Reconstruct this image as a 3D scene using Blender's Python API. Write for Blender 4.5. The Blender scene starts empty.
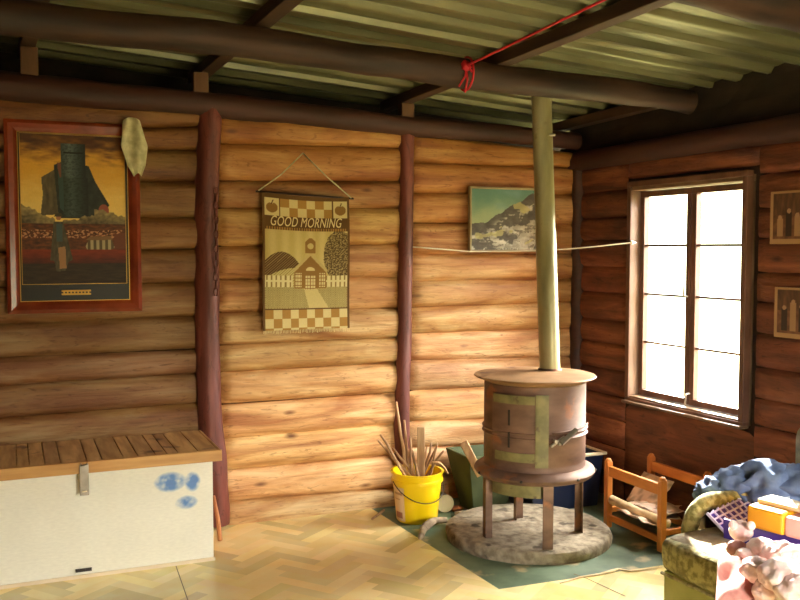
import bpy, bmesh, math, random
from mathutils import Vector, Matrix, noise
random.seed(7)
S = bpy.context.scene
COL = S.collection
# ------------------------------------------------------------------ camera
F = 900.0; PITCH = math.atan(50 / 900.0); CH = 1.6
cam = bpy.data.cameras.new('camera'); cam.sensor_width = 36; cam.lens = 36 * F / 800; cam.clip_start = .05
co = bpy.data.objects.new('camera', cam); COL.objects.link(co)
co.location = (0, 0, CH); co.rotation_euler = (math.pi / 2 - PITCH, 0, 0)
S.camera = co
# ------------------------------------------------------------------ light
SUN_H = (.80, -.60)      # sun travel across the floor in the right wall's frame (along wall, into room)
SUN_EL = math.radians(31)
S.view_settings.view_transform = 'Standard'; S.view_settings.look = 'None'
S.view_settings.exposure = 0.78; S.view_settings.gamma = 1
S.view_settings.use_curve_mapping = False
W = bpy.data.worlds.new('world'); S.world = W; W.use_nodes = True
nt = W.node_tree; nt.nodes.clear()
wo = nt.nodes.new('ShaderNodeOutputWorld'); wb = nt.nodes.new('ShaderNodeBackground')
tc = nt.nodes.new('ShaderNodeTexCoord'); sp = nt.nodes.new('ShaderNodeSeparateXYZ'); cr = nt.nodes.new('ShaderNodeValToRGB')
nt.links.new(tc.outputs['Generated'], sp.inputs[0]); nt.links.new(sp.outputs['Z'], cr.inputs[0])
cr.color_ramp.elements[0].position = 0.05; cr.color_ramp.elements[0].color = (.085, .09, .06, 1)
cr.color_ramp.elements[1].position = .18; cr.color_ramp.elements[1].color = (1, .965, .89, 1)
nt.links.new(cr.outputs[0], wb.inputs[0]); wb.inputs[1].default_value = 38.0
nt.links.new(wb.outputs[0], wo.inputs[0])
# the two wall directions
A = math.atan2(900, 2100); UB = Vector((math.cos(A), math.sin(A), 0)); NB = Vector((-math.sin(A), math.cos(A), 0))
B = math.atan2(-900, 435); UR = Vector((math.cos(B), math.sin(B), 0)); NR = Vector((-math.sin(B), math.cos(B), 0))
CORNER = Vector((1.195, 6.145, 0))
def frame(u, n, o): return Matrix(((u.x, n.x, 0, o.x), (u.y, n.y, 0, o.y), (0, 0, 1, o.z), (0, 0, 0, 1)))
MB = frame(UB, NB, CORNER)     # x: to the right along the back wall (corner = 0), y: out of the room
MR = frame(UR, NR, CORNER)     # x: from the corner towards the viewer, y: out of the room
sun = bpy.data.lights.new('sun', 'SUN'); sun.energy = 36; sun.angle = math.radians(.6); sun.color = (1, .94, .82)
so = bpy.data.objects.new('sun', sun); COL.objects.link(so)
sd = UR * SUN_H[0] + NR * SUN_H[1]; sd.normalize(); sd = sd * math.cos(SUN_EL) - Vector((0, 0, math.sin(SUN_EL)))
so.rotation_euler = sd.to_track_quat('-Z', 'Y').to_euler(); so.location = (4, 2, 5)
W1 = (.60, 1.53, .67, 1.99)    # window 1: s0, s1, z0, z1 on the right wall
W2 = (3.8, 4.2, .95, 1.65)  # unseen second window inferred on the right wall, sized for its light
D1 = (-1.8, -.5, 0.0, 2.0)    # unseen door opening inferred behind the viewer, sized for its light (x in back-wall frame)
S_FRONT = 6.5
def portal(M, x0, x1, z0, z1, y, flip):
    l = bpy.data.lights.new('portal', 'AREA'); l.shape = 'RECTANGLE'; l.size = x1 - x0; l.size_y = z1 - z0
    l.cycles.is_portal = True
    o = bpy.data.objects.new('portal', l); COL.objects.link(o)
    d = (M.to_3x3() @ Vector((0, flip, 0)))
    o.matrix_world = Matrix.Translation(M @ Vector(((x0 + x1) / 2, y, (z0 + z1) / 2))) @ d.to_track_quat('-Z', 'Z').to_matrix().to_4x4()
for w in (W1, W2): portal(MR, *w, .14, -1)
portal(MB, *D1, -S_FRONT - .1, 1)

# ------------------------------------------------------------------ pixel helpers (photo measurements to places)
cp, sn = math.cos(PITCH), math.sin(PITCH)
def ray(px, py):
    x = (px - 400) / F; y = -(py - 300) / F
    return Vector((x, cp + y * sn, -sn + y * cp))
O = Vector((0, 0, CH))
def atz(px, py, z=0):
    r = ray(px, py); return O + r * ((z - CH) / r.z)
def atY(px, py, Y):
    r = ray(px, py); return O + r * (Y / r.y)
def onp(M, px, py, off=0):
    n = M.to_3x3() @ Vector((0, 1, 0)); p0 = M @ Vector((0, off, 0)); r = ray(px, py)
    return M.inverted() @ (O + r * ((p0 - O).dot(n) / r.dot(n)))
def onB(px, py, off=0): return onp(MB, px, py, off)
def onR(px, py, off=0): return onp(MR, px, py, off)

# ------------------------------------------------------------------ mesh helpers
def box(bm, c, s, rot=None, tint=None):
    m = Matrix.Translation(Vector(c)) @ (rot.to_4x4() if rot is not None else Matrix()) @ Matrix.Diagonal((s[0], s[1], s[2], 1))
    r = bmesh.ops.create_cube(bm, size=1, matrix=m)
    if tint is not None: paint(bm, r['verts'], tint)
    return r['verts']
def paint(bm, vs, t):
    L = bm.verts.layers.float_color.get('Col') or bm.verts.layers.float_color.new('Col')
    c = (t, t, t, 1) if isinstance(t, (int, float)) else (t[0], t[1], t[2], 1)
    for v in vs: v[L] = c
def tube(bm, pts, rad, seg=10, caps=True, flat=1.0, wob=0, seed=0):
    pts = [Vector(p) for p in pts]; n = len(pts)
    if isinstance(rad, (int, float)): rad = [rad] * n
    rings = []; up = None
    for i, p in enumerate(pts):
        t = (pts[min(i + 1, n - 1)] - pts[max(i - 1, 0)]).normalized()
        if up is None: up = Vector((0, 0, 1)) if abs(t.z) < .9 else Vector((1, 0, 0))
        a = t.cross(up).normalized(); b = t.cross(a).normalized(); up = -b if False else up
        ring = []
        for k in range(seg):
            th = 2 * math.pi * k / seg
            r = rad[i]
            if wob: r *= 1 + wob * noise.noise(Vector((math.cos(th) * 1.1 + seed, math.sin(th) * 1.1, i * .35 + seed)))
            ring.append(bm.verts.new(p + a * math.cos(th) * r + b * math.sin(th) * r * flat))
        rings.append(ring)
    for i in range(n - 1):
        for k in range(seg):
            bm.faces.new((rings[i][k], rings[i][(k + 1) % seg], rings[i + 1][(k + 1) % seg], rings[i + 1][k]))
    if caps:
        bm.faces.new(list(reversed(rings[0]))); bm.faces.new(rings[-1])
    return [v for r in rings for v in r]
def lathe(bm, prof, seg=48, c=(0, 0, 0), a0=0, a1=2 * math.pi):
    c = Vector(c); full = abs(a1 - a0 - 2 * math.pi) < 1e-6; rings = []
    for r, z in prof:
        if r < 1e-6: rings.append([bm.verts.new(c + Vector((0, 0, z)))])
        else: rings.append([bm.verts.new(c + Vector((r * math.cos(a0 + (a1 - a0) * k / seg), r * math.sin(a0 + (a1 - a0) * k / seg), z))) for k in range(seg if full else seg + 1)])
    for A_, B_ in zip(rings, rings[1:]):
        for k in range(seg):
            k2 = (k + 1) % seg if full else k + 1
            if len(A_) == 1 and len(B_) == 1: continue
            if len(A_) == 1: bm.faces.new((A_[0], B_[k2], B_[k]))
            elif len(B_) == 1: bm.faces.new((A_[k], A_[k2], B_[0]))
            else: bm.faces.new((A_[k], A_[k2], B_[k2], B_[k]))
def blob(bm, c, r, seed=0, amp=.15, freq=2.5, sub=3, rot=None, ridge=False, col=None):
    res = bmesh.ops.create_icosphere(bm, subdivisions=sub, radius=1)
    sv = Vector((seed * 3.7, seed * 1.3, seed))
    for v in res['verts']:
        q = v.co * freq + sv
        n_ = noise.noise(q)
        if ridge: n_ = (1 - 2.4 * abs(n_)) + .35 * noise.noise(q * 2.3)
        k = 1 + amp * n_
        p = Vector((v.co.x * r[0] * k, v.co.y * r[1] * k, v.co.z * r[2] * k))
        if rot is not None: p = rot @ p
        v.co = p + Vector(c)
    if col is not None: paint(bm, res['verts'], col)
    return res['verts']
def new(): return bmesh.new()
def obj(name, bm, mat, parent=None, M=None, smooth=False, bevel=0, subd=0, solid=0, angle=None):
    bmesh.ops.recalc_face_normals(bm, faces=bm.faces)
    me = bpy.data.meshes.new(name); bm.to_mesh(me); bm.free()
    me.materials.append(mat)
    o = bpy.data.objects.new(name, me); COL.objects.link(o)
    if parent is not None: o.parent = parent
    if M is not None: o.matrix_local = M
    if smooth:
        for p in me.polygons: p.use_smooth = True
        if angle is not None:
            me.set_sharp_from_angle(angle=math.radians(angle))
    if solid:
        m = o.modifiers.new('s', 'SOLIDIFY'); m.thickness = solid; m.offset = 0
    if bevel:
        m = o.modifiers.new('b', 'BEVEL'); m.width = bevel; m.segments = 2; m.limit_method = 'ANGLE'; m.angle_limit = math.radians(40)
    if subd:
        m = o.modifiers.new('d', 'SUBSURF'); m.levels = subd; m.render_levels = subd
    return o
def tag(o, label, cat, group=None):
    o['label'] = label; o['category'] = cat
    if group: o['group'] = group
    return o
def struct(o): o['kind'] = 'structure'; return o
def thing(name, label, cat, M=None, group=None):
    o = bpy.data.objects.new(name, None); COL.objects.link(o); o.empty_display_size = .05
    if M is not None: o.matrix_world = M
    return tag(o, label, cat, group)
def T(*a): return Matrix.Translation(Vector(a) if len(a) == 3 else a[0])
def RZ(a): return Matrix.Rotation(a, 4, 'Z')
def RX(a): return Matrix.Rotation(a, 4, 'X')
def RY(a): return Matrix.Rotation(a, 4, 'Y')

# ------------------------------------------------------------------ materials
def lin(c):
    return tuple(((x / 255.) / 12.92 if x / 255. <= .04045 else ((x / 255. + .055) / 1.055) ** 2.4) for x in c[:3])
def c4(c): return (*lin(c), 1)
def mat(name, c1, c2=None, rough=.6, scale=(4, 4, 4), nscale=1.0, detail=5, bump=0, metal=0, usecol=False, lo=.35, hi=.65,
        spots=None, spot_scale=3, spot_t=.6, coat=0, sheen=0, coord='Object', dist=0, cracks=0, bdist=.01):
    m = bpy.data.materials.new(name); m.use_nodes = True; n = m.node_tree; L = n.links
    b = n.nodes['Principled BSDF']; b.inputs['Roughness'].default_value = rough; b.inputs['Metallic'].default_value = metal
    if coat: b.inputs['Coat Weight'].default_value = coat; b.inputs['Coat Roughness'].default_value = .15
    if sheen: b.inputs['Sheen Weight'].default_value = sheen
    tcn = n.nodes.new('ShaderNodeTexCoord'); mp = n.nodes.new('ShaderNodeMapping'); mp.inputs['Scale'].default_value = scale
    L.new(tcn.outputs[coord], mp.inputs[0])
    nz = n.nodes.new('ShaderNodeTexNoise'); nz.inputs['Scale'].default_value = nscale; nz.inputs['Detail'].default_value = detail
    nz.inputs['Distortion'].default_value = dist
    L.new(mp.outputs[0], nz.inputs[0])
    r = n.nodes.new('ShaderNodeValToRGB'); r.color_ramp.elements[0].position = lo; r.color_ramp.elements[1].position = hi
    r.color_ramp.elements[0].color = c4(c1); r.color_ramp.elements[1].color = c4(c2 or c1)
    L.new(nz.outputs[0], r.inputs[0]); out = r.outputs[0]
    if spots:
        n2 = n.nodes.new('ShaderNodeTexNoise'); n2.inputs['Scale'].default_value = spot_scale; n2.inputs['Detail'].default_value = 6
        L.new(tcn.outputs[coord], n2.inputs[0])
        r2 = n.nodes.new('ShaderNodeValToRGB'); r2.color_ramp.elements[0].position = spot_t; r2.color_ramp.elements[1].position = spot_t + .08
        r2.color_ramp.elements[0].color = (0, 0, 0, 1); r2.color_ramp.elements[1].color = (1, 1, 1, 1)
        L.new(n2.outputs[0], r2.inputs[0])
        mx = n.nodes.new('ShaderNodeMixRGB'); L.new(r2.outputs[0], mx.inputs[0]); L.new(out, mx.inputs[1]); mx.inputs[2].default_value = c4(spots)
        out = mx.outputs[0]
    if usecol:
        at = n.nodes.new('ShaderNodeAttribute'); at.attribute_name = 'Col'
        mx = n.nodes.new('ShaderNodeMixRGB'); mx.blend_type = 'MULTIPLY'; mx.inputs[0].default_value = 1
        L.new(out, mx.inputs[1]); L.new(at.outputs['Color'], mx.inputs[2]); out = mx.outputs[0]
    hgt = nz.outputs[0]
    if cracks:
        mpc = n.nodes.new('ShaderNodeMapping'); mpc.inputs['Scale'].default_value = (scale[0] * .8, scale[1] * 1.5, scale[2] * 1.5)
        L.new(tcn.outputs[coord], mpc.inputs[0])
        nc = n.nodes.new('ShaderNodeTexNoise'); nc.inputs['Scale'].default_value = nscale; nc.inputs['Detail'].default_value = 3; nc.inputs['Distortion'].default_value = .6
        L.new(mpc.outputs[0], nc.inputs[0])
        ma = n.nodes.new('ShaderNodeMath'); ma.operation = 'SUBTRACT'; ma.inputs[1].default_value = .5; L.new(nc.outputs[0], ma.inputs[0])
        mb = n.nodes.new('ShaderNodeMath'); mb.operation = 'ABSOLUTE'; L.new(ma.outputs[0], mb.inputs[0])
        rc = n.nodes.new('ShaderNodeValToRGB'); rc.color_ramp.elements[0].position = 0; rc.color_ramp.elements[1].position = .02
        v = 1 - cracks; rc.color_ramp.elements[0].color = (v, v * .9, v * .8, 1); rc.color_ramp.elements[1].color = (1, 1, 1, 1)
        L.new(mb.outputs[0], rc.inputs[0])
        mx = n.nodes.new('ShaderNodeMixRGB'); mx.blend_type = 'MULTIPLY'; mx.inputs[0].default_value = 1
        L.new(out, mx.inputs[1]); L.new(rc.outputs[0], mx.inputs[2]); out = mx.outputs[0]
    L.new(out, b.inputs['Base Color'])
    if bump:
        bp = n.nodes.new('ShaderNodeBump'); bp.inputs['Strength'].default_value = bump; bp.inputs['Distance'].default_value = bdist
        L.new(hgt, bp.inputs['Height']); L.new(bp.outputs[0], b.inputs['Normal'])
    return m
def colmat(name, rough=.6, bump=0, coat=0):
    m = bpy.data.materials.new(name); m.use_nodes = True; n = m.node_tree
    b = n.nodes['Principled BSDF']; b.inputs['Roughness'].default_value = rough
    if coat: b.inputs['Coat Weight'].default_value = coat; b.inputs['Coat Roughness'].default_value = .1
    at = n.nodes.new('ShaderNodeAttribute'); at.attribute_name = 'Col'
    nz = n.nodes.new('ShaderNodeTexNoise'); nz.inputs['Scale'].default_value = 60; nz.inputs['Detail'].default_value = 3
    mr = n.nodes.new('ShaderNodeMapRange'); mr.inputs[3].default_value = .88; mr.inputs[4].default_value = 1.1
    n.links.new(nz.outputs[0], mr.inputs[0])
    mx = n.nodes.new('ShaderNodeMixRGB'); mx.blend_type = 'MULTIPLY'; mx.inputs[0].default_value = 1
    n.links.new(at.outputs['Color'], mx.inputs[1]); n.links.new(mr.outputs[0], mx.inputs[2])
    n.links.new(mx.outputs[0], b.inputs['Base Color'])
    return m
def logmat(name, dark, mid, light):
    m = bpy.data.materials.new(name); m.use_nodes = True; n = m.node_tree; L = n.links
    b = n.nodes['Principled BSDF']; b.inputs['Roughness'].default_value = .6
    tcn = n.nodes.new('ShaderNodeTexCoord')
    def nz(sc, scale, det, dist, off=0):
        mp = n.nodes.new('ShaderNodeMapping'); mp.inputs['Scale'].default_value = sc; mp.inputs['Location'].default_value = (off, off, off); L.new(tcn.outputs['Object'], mp.inputs[0])
        q = n.nodes.new('ShaderNodeTexNoise'); q.inputs['Scale'].default_value = scale; q.inputs['Detail'].default_value = det; q.inputs['Distortion'].default_value = dist
        L.new(mp.outputs[0], q.inputs[0]); return q.outputs[0]
    def ramp(src, *st):
        q = n.nodes.new('ShaderNodeValToRGB'); e = q.color_ramp.elements
        while len(e) < len(st): e.new(.5)
        for k, (p, c) in enumerate(st): e[k].position = p; e[k].color = c
        L.new(src, q.inputs[0]); return q.outputs[0]
    def mul(a, c, f=1.0):
        q = n.nodes.new('ShaderNodeMixRGB'); q.blend_type = 'MULTIPLY'; q.inputs[0].default_value = f; L.new(a, q.inputs[1]); L.new(c, q.inputs[2]); return q.outputs[0]
    patch = nz((1.0, 4, 5.5), 1.5, 6, 1.2)
    base = ramp(patch, (.32, c4(dark)), (.5, c4(mid)), (.66, c4(light)))
    grain = nz((1.6, 30, 44), 1.5, 5, .4, 3)
    base = mul(base, ramp(grain, (.34, (.62, .56, .50, 1)), (.52, (1, 1, 1, 1))), .5)
    fig = nz((3.2, 12, 16), 2.2, 6, 2.2, 7)       # curly figure where bark was stripped
    base = mul(base, ramp(fig, (.30, (.50, .40, .32, 1)), (.42, (1, 1, 1, 1))), .75)
    kn = n.nodes.new('ShaderNodeTexVoronoi'); mpk = n.nodes.new('ShaderNodeMapping'); mpk.inputs['Scale'].default_value = (1.9, 2, 5.2); L.new(tcn.outputs['Object'], mpk.inputs[0]); L.new(mpk.outputs[0], kn.inputs[0]); kn.inputs['Scale'].default_value = 1.0
    base = mul(base, ramp(kn.outputs['Distance'], (.03, (.30, .20, .14, 1)), (.10, (1, 1, 1, 1))))
    at = n.nodes.new('ShaderNodeAttribute'); at.attribute_name = 'Col'; base = mul(base, at.outputs['Color'])
    L.new(base, b.inputs['Base Color'])
    bp = n.nodes.new('ShaderNodeBump'); bp.inputs['Strength'].default_value = .45; bp.inputs['Distance'].default_value = .008
    ad = n.nodes.new('ShaderNodeMath'); ad.operation = 'ADD'; L.new(grain, ad.inputs[0]); L.new(fig, ad.inputs[1])
    L.new(ad.outputs[0], bp.inputs['Height']); L.new(bp.outputs[0], b.inputs['Normal'])
    return m
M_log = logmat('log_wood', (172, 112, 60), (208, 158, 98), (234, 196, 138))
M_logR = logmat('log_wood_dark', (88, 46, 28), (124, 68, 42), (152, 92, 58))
M_gap = mat('dark_chinking', (38, 26, 18), (60, 42, 28), .9, (9, 9, 9))
M_post = mat('red_stained_timber', (92, 44, 36), (128, 66, 54), .5, (10, 10, 1.6), 1.5, 6, .4, cracks=.4)
M_beam = mat('dark_rafter_wood', (36, 22, 14), (68, 43, 27), .65, (1.2, 9, 9), 1.6, 6, .4)
M_plate = mat('plate_wood', (52, 27, 18), (76, 40, 28), .65, (1.2, 9, 9), 1.6, 6, .4)
M_purlin = mat('purlin_wood', (50, 32, 20), (78, 54, 36), .7, (8, 1.2, 8), 1.6, 5, .3)
M_block = mat('block_wood', (84, 54, 32), (110, 76, 48), .7, (6, 6, 2), 1.6, 5, .3)
M_iron = mat('galvanised_roofing', (92, 94, 66), (128, 128, 94), .42, (1, 7, 7), 1.4, 5, .1, metal=.35, spots=(104, 92, 62), spot_scale=2.2, spot_t=.62)
M_tar = mat('dark_bark_board', (30, 24, 18), (52, 40, 30), .9, (3, 8, 8), 1.5, 5, .5)
M_green = mat('worn_green_floor_paint', (76, 96, 72), (108, 126, 98), .55, (5, 5, 5), 1.2, 6, .15, spots=(176, 160, 118), spot_scale=5, spot_t=.57)
M_vinyl = mat('parquet_vinyl', (252, 230, 164), (255, 242, 184), .26, (6, 6, 6), 1, 4, .05, usecol=True, bdist=.002)
M_frame = mat('window_timber', (84, 54, 38), (112, 76, 56), .5, (8, 8, 3), 1.5, 5, .2)
M_reveal = mat('window_trim_paint', (104, 80, 60), (130, 102, 78), .5, (6, 6, 3), 1.4, 5, .15)
M_rust = mat('rusty_iron', (84, 60, 48), (136, 104, 84), .6, (4, 4, 9), 1.2, 7, .25, metal=.25, spots=(148, 96, 62), spot_scale=7, spot_t=.6, lo=.3, hi=.7)
M_rusttop = mat('rusty_top_plate', (142, 104, 68), (184, 144, 102), .55, (3, 3, 3), 1.5, 7, .2, metal=.2, spots=(110, 70, 48), spot_scale=5, spot_t=.6)
M_strap = mat('yellow_green_strap', (104, 98, 58), (136, 126, 78), .55, (10, 10, 10), 1.5, 6, .3, spots=(84, 66, 44), spot_scale=14, spot_t=.62)
M_flue = mat('flue_pipe_metal', (146, 138, 96), (188, 180, 134), .38, (8, 8, 1.5), 1.5, 6, .08, metal=.3, spots=(104, 84, 52), spot_scale=6, spot_t=.63)
M_slab = mat('rough_cement', (126, 112, 92), (172, 158, 134), .95, (16, 16, 16), 1.4, 8, .9, spots=(94, 82, 66), spot_scale=9, spot_t=.6)
M_steel = mat('dull_steel', (130, 122, 108), (170, 160, 144), .38, (12, 12, 12), metal=.8)
M_dark = mat('dark_metal', (40, 32, 26), (56, 44, 36), .6)  # plain dark metal for bolts, ash pan and small fittings
M_yel = mat('yellow_plastic', (250, 208, 8), (252, 214, 14), .32, (4, 4, 4), coat=.2)
M_stick = mat('kindling_wood', (160, 118, 80), (206, 170, 126), .75, (20, 20, 3), 1.5, 5, .3, usecol=True)
M_lid = mat('lid_plank_wood', (172, 126, 74), (216, 172, 114), .5, (16, 2.2, 16), 1.5, 7, .25, usecol=True, spots=(104, 66, 38), spot_scale=6, spot_t=.62)
M_lidedge = mat('lid_edge_wood', (186, 132, 66), (212, 162, 92), .5, (2, 16, 16), 1.5, 6, .2)
M_pine = mat('orange_pine', (196, 116, 48), (222, 146, 70), .42, (3, 12, 12), 1.5, 6, .15)
M_bed = mat('orange_pine_post', (190, 110, 46), (218, 140, 66), .42, (12, 12, 3), 1.5, 6, .15)
M_red = mat('red_cord', (214, 28, 44), (190, 20, 36), .6)
M_white = mat('white_cord', (236, 228, 206), None, .6)
M_pframe = mat('polished_red_timber', (112, 40, 20), (146, 60, 30), .25, (4, 4, 4), 1.5, 5, 0, coat=.5)
M_gilt = mat('gilt_edge', (196, 150, 70), None, .35, metal=.6)
M_mount = mat('black_mount', (26, 22, 18), None, .45)
M_cloth = mat('olive_grey_cloth', (176, 170, 130), (214, 206, 162), .9, (14, 14, 14), 1.5, 4, .3)
M_paint = colmat('painted_picture', .6)
M_fabricp = colmat('woven_tapestry', .9)
M_bark = mat('grey_bark', (120, 100, 78), (178, 158, 128), .9, (9, 9, 9), 1.5, 7, .8)
M_sofa = mat('mottled_green_upholstery', (128, 120, 60), (184, 174, 108), .95, (26, 26, 26), 1.3, 5, .5, lo=.42, hi=.58, sheen=.2)
M_sofaseat = mat('tan_upholstery', (166, 150, 116), (190, 174, 138), .95, (20, 20, 20), 1.3, 5, .4, sheen=.2)
M_sofabase = mat('pale_green_valance', (170, 168, 96), (184, 182, 112), .95, (8, 8, 8), 1.3, 4, .15)
M_grey = mat('grey_velour', (128, 126, 104), (160, 156, 134), .95, (18, 18, 18), 1.3, 4, .4)
M_denim = mat('blue_denim', (74, 94, 136), (124, 146, 184), .9, (9, 9, 9), 1.5, 6, .3, lo=.3, hi=.7)
M_denimin = mat('pale_lining', (190, 200, 214), (214, 220, 228), .9, (9, 9, 9))
M_purple = mat('purple_plastic', (72, 52, 148), (86, 62, 164), .35)
M_orange = mat('orange_plastic', (246, 172, 30), (250, 184, 44), .4)
M_pink = mat('pink_plastic', (226, 160, 150), (236, 176, 164), .5)
M_cream = mat('cream_card', (226, 206, 170), (236, 220, 188), .6)
M_plush = mat('pale_pink_plush', (232, 188, 182), (250, 232, 226), .95, (14, 14, 14), 1.4, 4, .8, sheen=.4, bdist=.02)
M_plush2 = mat('pink_satin', (176, 116, 108), (206, 150, 140), .7, (14, 14, 14), 1.4, 4, .3)
M_boxgreen = mat('faded_green_paint', (66, 78, 46), (88, 98, 60), .7, (5, 5, 5), 1.3, 6, .2, spots=(120, 88, 60), spot_scale=4, spot_t=.62)
M_navy = mat('navy_plastic', (30, 38, 66), (38, 48, 80), .4)
M_paper = mat('old_paper', (206, 186, 156), (226, 208, 182), .85, (6, 6, 6), usecol=True)
M_canvas = mat('cream_canvas', (206, 178, 134), (226, 202, 162), .9, (12, 12, 12), 1.5, 4, .3)
M_tin = mat('pale_tin', (206, 190, 140), (220, 206, 160), .45)
M_brick = mat('brick_chip', (150, 92, 62), (176, 116, 84), .9, (20, 20, 20), bump=.4)
M_ground = mat('dry_grass', (92, 90, 50), (112, 104, 62), .95, (1, 1, 1))
M_glass = bpy.data.materials.new('window_glass'); M_glass.use_nodes = True
n = M_glass.node_tree; n.nodes.clear(); go = n.nodes.new('ShaderNodeOutputMaterial'); tr = n.nodes.new('ShaderNodeBsdfTransparent')
gl = n.nodes.new('ShaderNodeBsdfGlossy'); gl.inputs['Roughness'].default_value = .02; mxs = n.nodes.new('ShaderNodeMixShader'); mxs.inputs[0].default_value = .06
n.links.new(tr.outputs[0], mxs.inputs[1]); n.links.new(gl.outputs[0], mxs.inputs[2]); n.links.new(mxs.outputs[0], go.inputs[0])

# ================================================================== SETTING
# ground outside
bm = new(); box(bm, (0, 3, -.35), (60, 60, .1)); g = struct(obj('ground', bm, M_ground))
# floor: painted base
XL = -4.35      # left wall in back-wall frame
def quad(bm, pts): return bm.faces.new([bm.verts.new(p) for p in pts])
bm = new(); box(bm, ((XL) / 2, -S_FRONT / 2, -.05), (-XL + 1.2, S_FRONT + .3, .1))
struct(obj('floor', bm, M_green, M=MB))
# vinyl: herringbone blocks laid at 45 degrees, cut along the torn edge
def herring(ang, keep):
    bm = new(); L = bm.verts.layers.float_color.new('Col')
    w, l, nstrip = .30, .60, 4
    rot = Matrix.Rotation(ang, 3, 'Z'); rnd = random.Random(3)
    def add(x, y, sx, sy, along):
        k = nstrip
        for i in range(k):
            if along: a = (x, y + sy * i / k, sx, sy / k)
            else: a = (x + sx * i / k, y, sx / k, sy)
            t = rnd.choice((.74, .84, .92, 1.0, 1.02)); tt = (t, t * rnd.uniform(.93, 1.0), t * rnd.uniform(.82, .98))
            vs = [bm.verts.new(rot @ Vector((a[0] + dx * a[2], a[1] + dy * a[3], 0))) for dx, dy in ((0, 0), (1, 0), (1, 1), (0, 1))]
            for v in vs: v[L] = (*tt, 1)
            bm.faces.new(vs)
    w = .07; l = .28
    n = 4
    for j in range(-90, 90):
        for i in range(-16, 16):
            # herringbone lattice: steps of (w,w) with period (l,-l)... horizontal then vertical block
            ox = j * w + i * 2 * l * 0 ; oy = j * w
            ox = j * w + i * 2 * l; oy = j * w
            nstrip = 1
            add(ox, oy, l, w, True)
            add(ox + l, oy - l + w, w, l, False)
    for co_, no_ in keep:
        geom = bm.verts[:] + bm.edges[:] + bm.faces[:]
        bmesh.ops.bisect_plane(bm, geom=geom, plane_co=co_, plane_no=no_, clear_outer=True)
    return bm
MBi = MB.inverted()
MBi3 = MBi.to_3x3()
MBt = None
a_ = atz(384, 517); b_ = atz(499, 590); c_ = atz(662, 566)
la = MBi @ a_; lb = MBi @ b_; lc = MBi @ c_
dA = (lb - la); nA = Vector((dA.y, -dA.x, 0)).normalized()
test = MBi @ atz(300, 580)
if (test - la).dot(nA) > 0: nA = -nA
dB = (lc - lb); nB = Vector((dB.y, -dB.x, 0)).normalized()
t2 = MBi @ atz(600, 620)
if (t2 - lb).dot(nB) > 0: nB = -nB
lim = [(Vector((XL, 0, 0)), Vector((-1, 0, 0))), (Vector((.9, 0, 0)), Vector((1, 0, 0))), (Vector((0, -.0, 0)), Vector((0, 1, 0))), (Vector((0, -S_FRONT, 0)), Vector((0, -1, 0)))]
rw0 = MBi @ CORNER; rwd = MBi3 @ UR; rwn = MBi3 @ NR
lim.append((rw0, rwn))
for kk, keep in enumerate(([(la, nA)] + lim, [(la, -nA), (lb, nB)] + lim)):
    bmv = herring(math.radians(38), keep)
    if kk == 0: bm = bmv
    else:
        tmp = bpy.data.meshes.new('t'); bmv.to_mesh(tmp); bmv.free(); bm.from_mesh(tmp); bpy.data.meshes.remove(tmp)
# thickness
bmesh.ops.remove_doubles(bm, verts=bm.verts[:], dist=1e-6) if False else None
for v in bm.verts: v.co.z = .004
# slight ripples in the sheet near the torn edge
vin = struct(obj('floor', bm, M_vinyl, M=MB))
# seam line and crease in the vinyl: thin dark lines
M_seam = mat('vinyl_seam', (120, 96, 54), None, .6)
bm = new()
p, q = atz(176, 566, .0045), atz(192, 612, .0045); tube(bm, [p, q], .0022, 6, flat=.3)
p, q = atz(586, 578, .005), atz(625, 596, .005); tube(bm, [atz(574, 574, .005), p, q], .003, 6, flat=.3)
struct(obj('trim_1', bm, M_seam))
bm = new(); tube(bm, [atz(x, y, .009) for x, y in ((560, 583), (580, 577), (600, 574), (612, 571), (618, 569), (630, 571), (662, 567))], [.004, .006, .008, .014, .01, .007, .004], 8, flat=.4)
struct(obj('trim_2', bm, M_paper if False else M_canvas))

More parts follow.
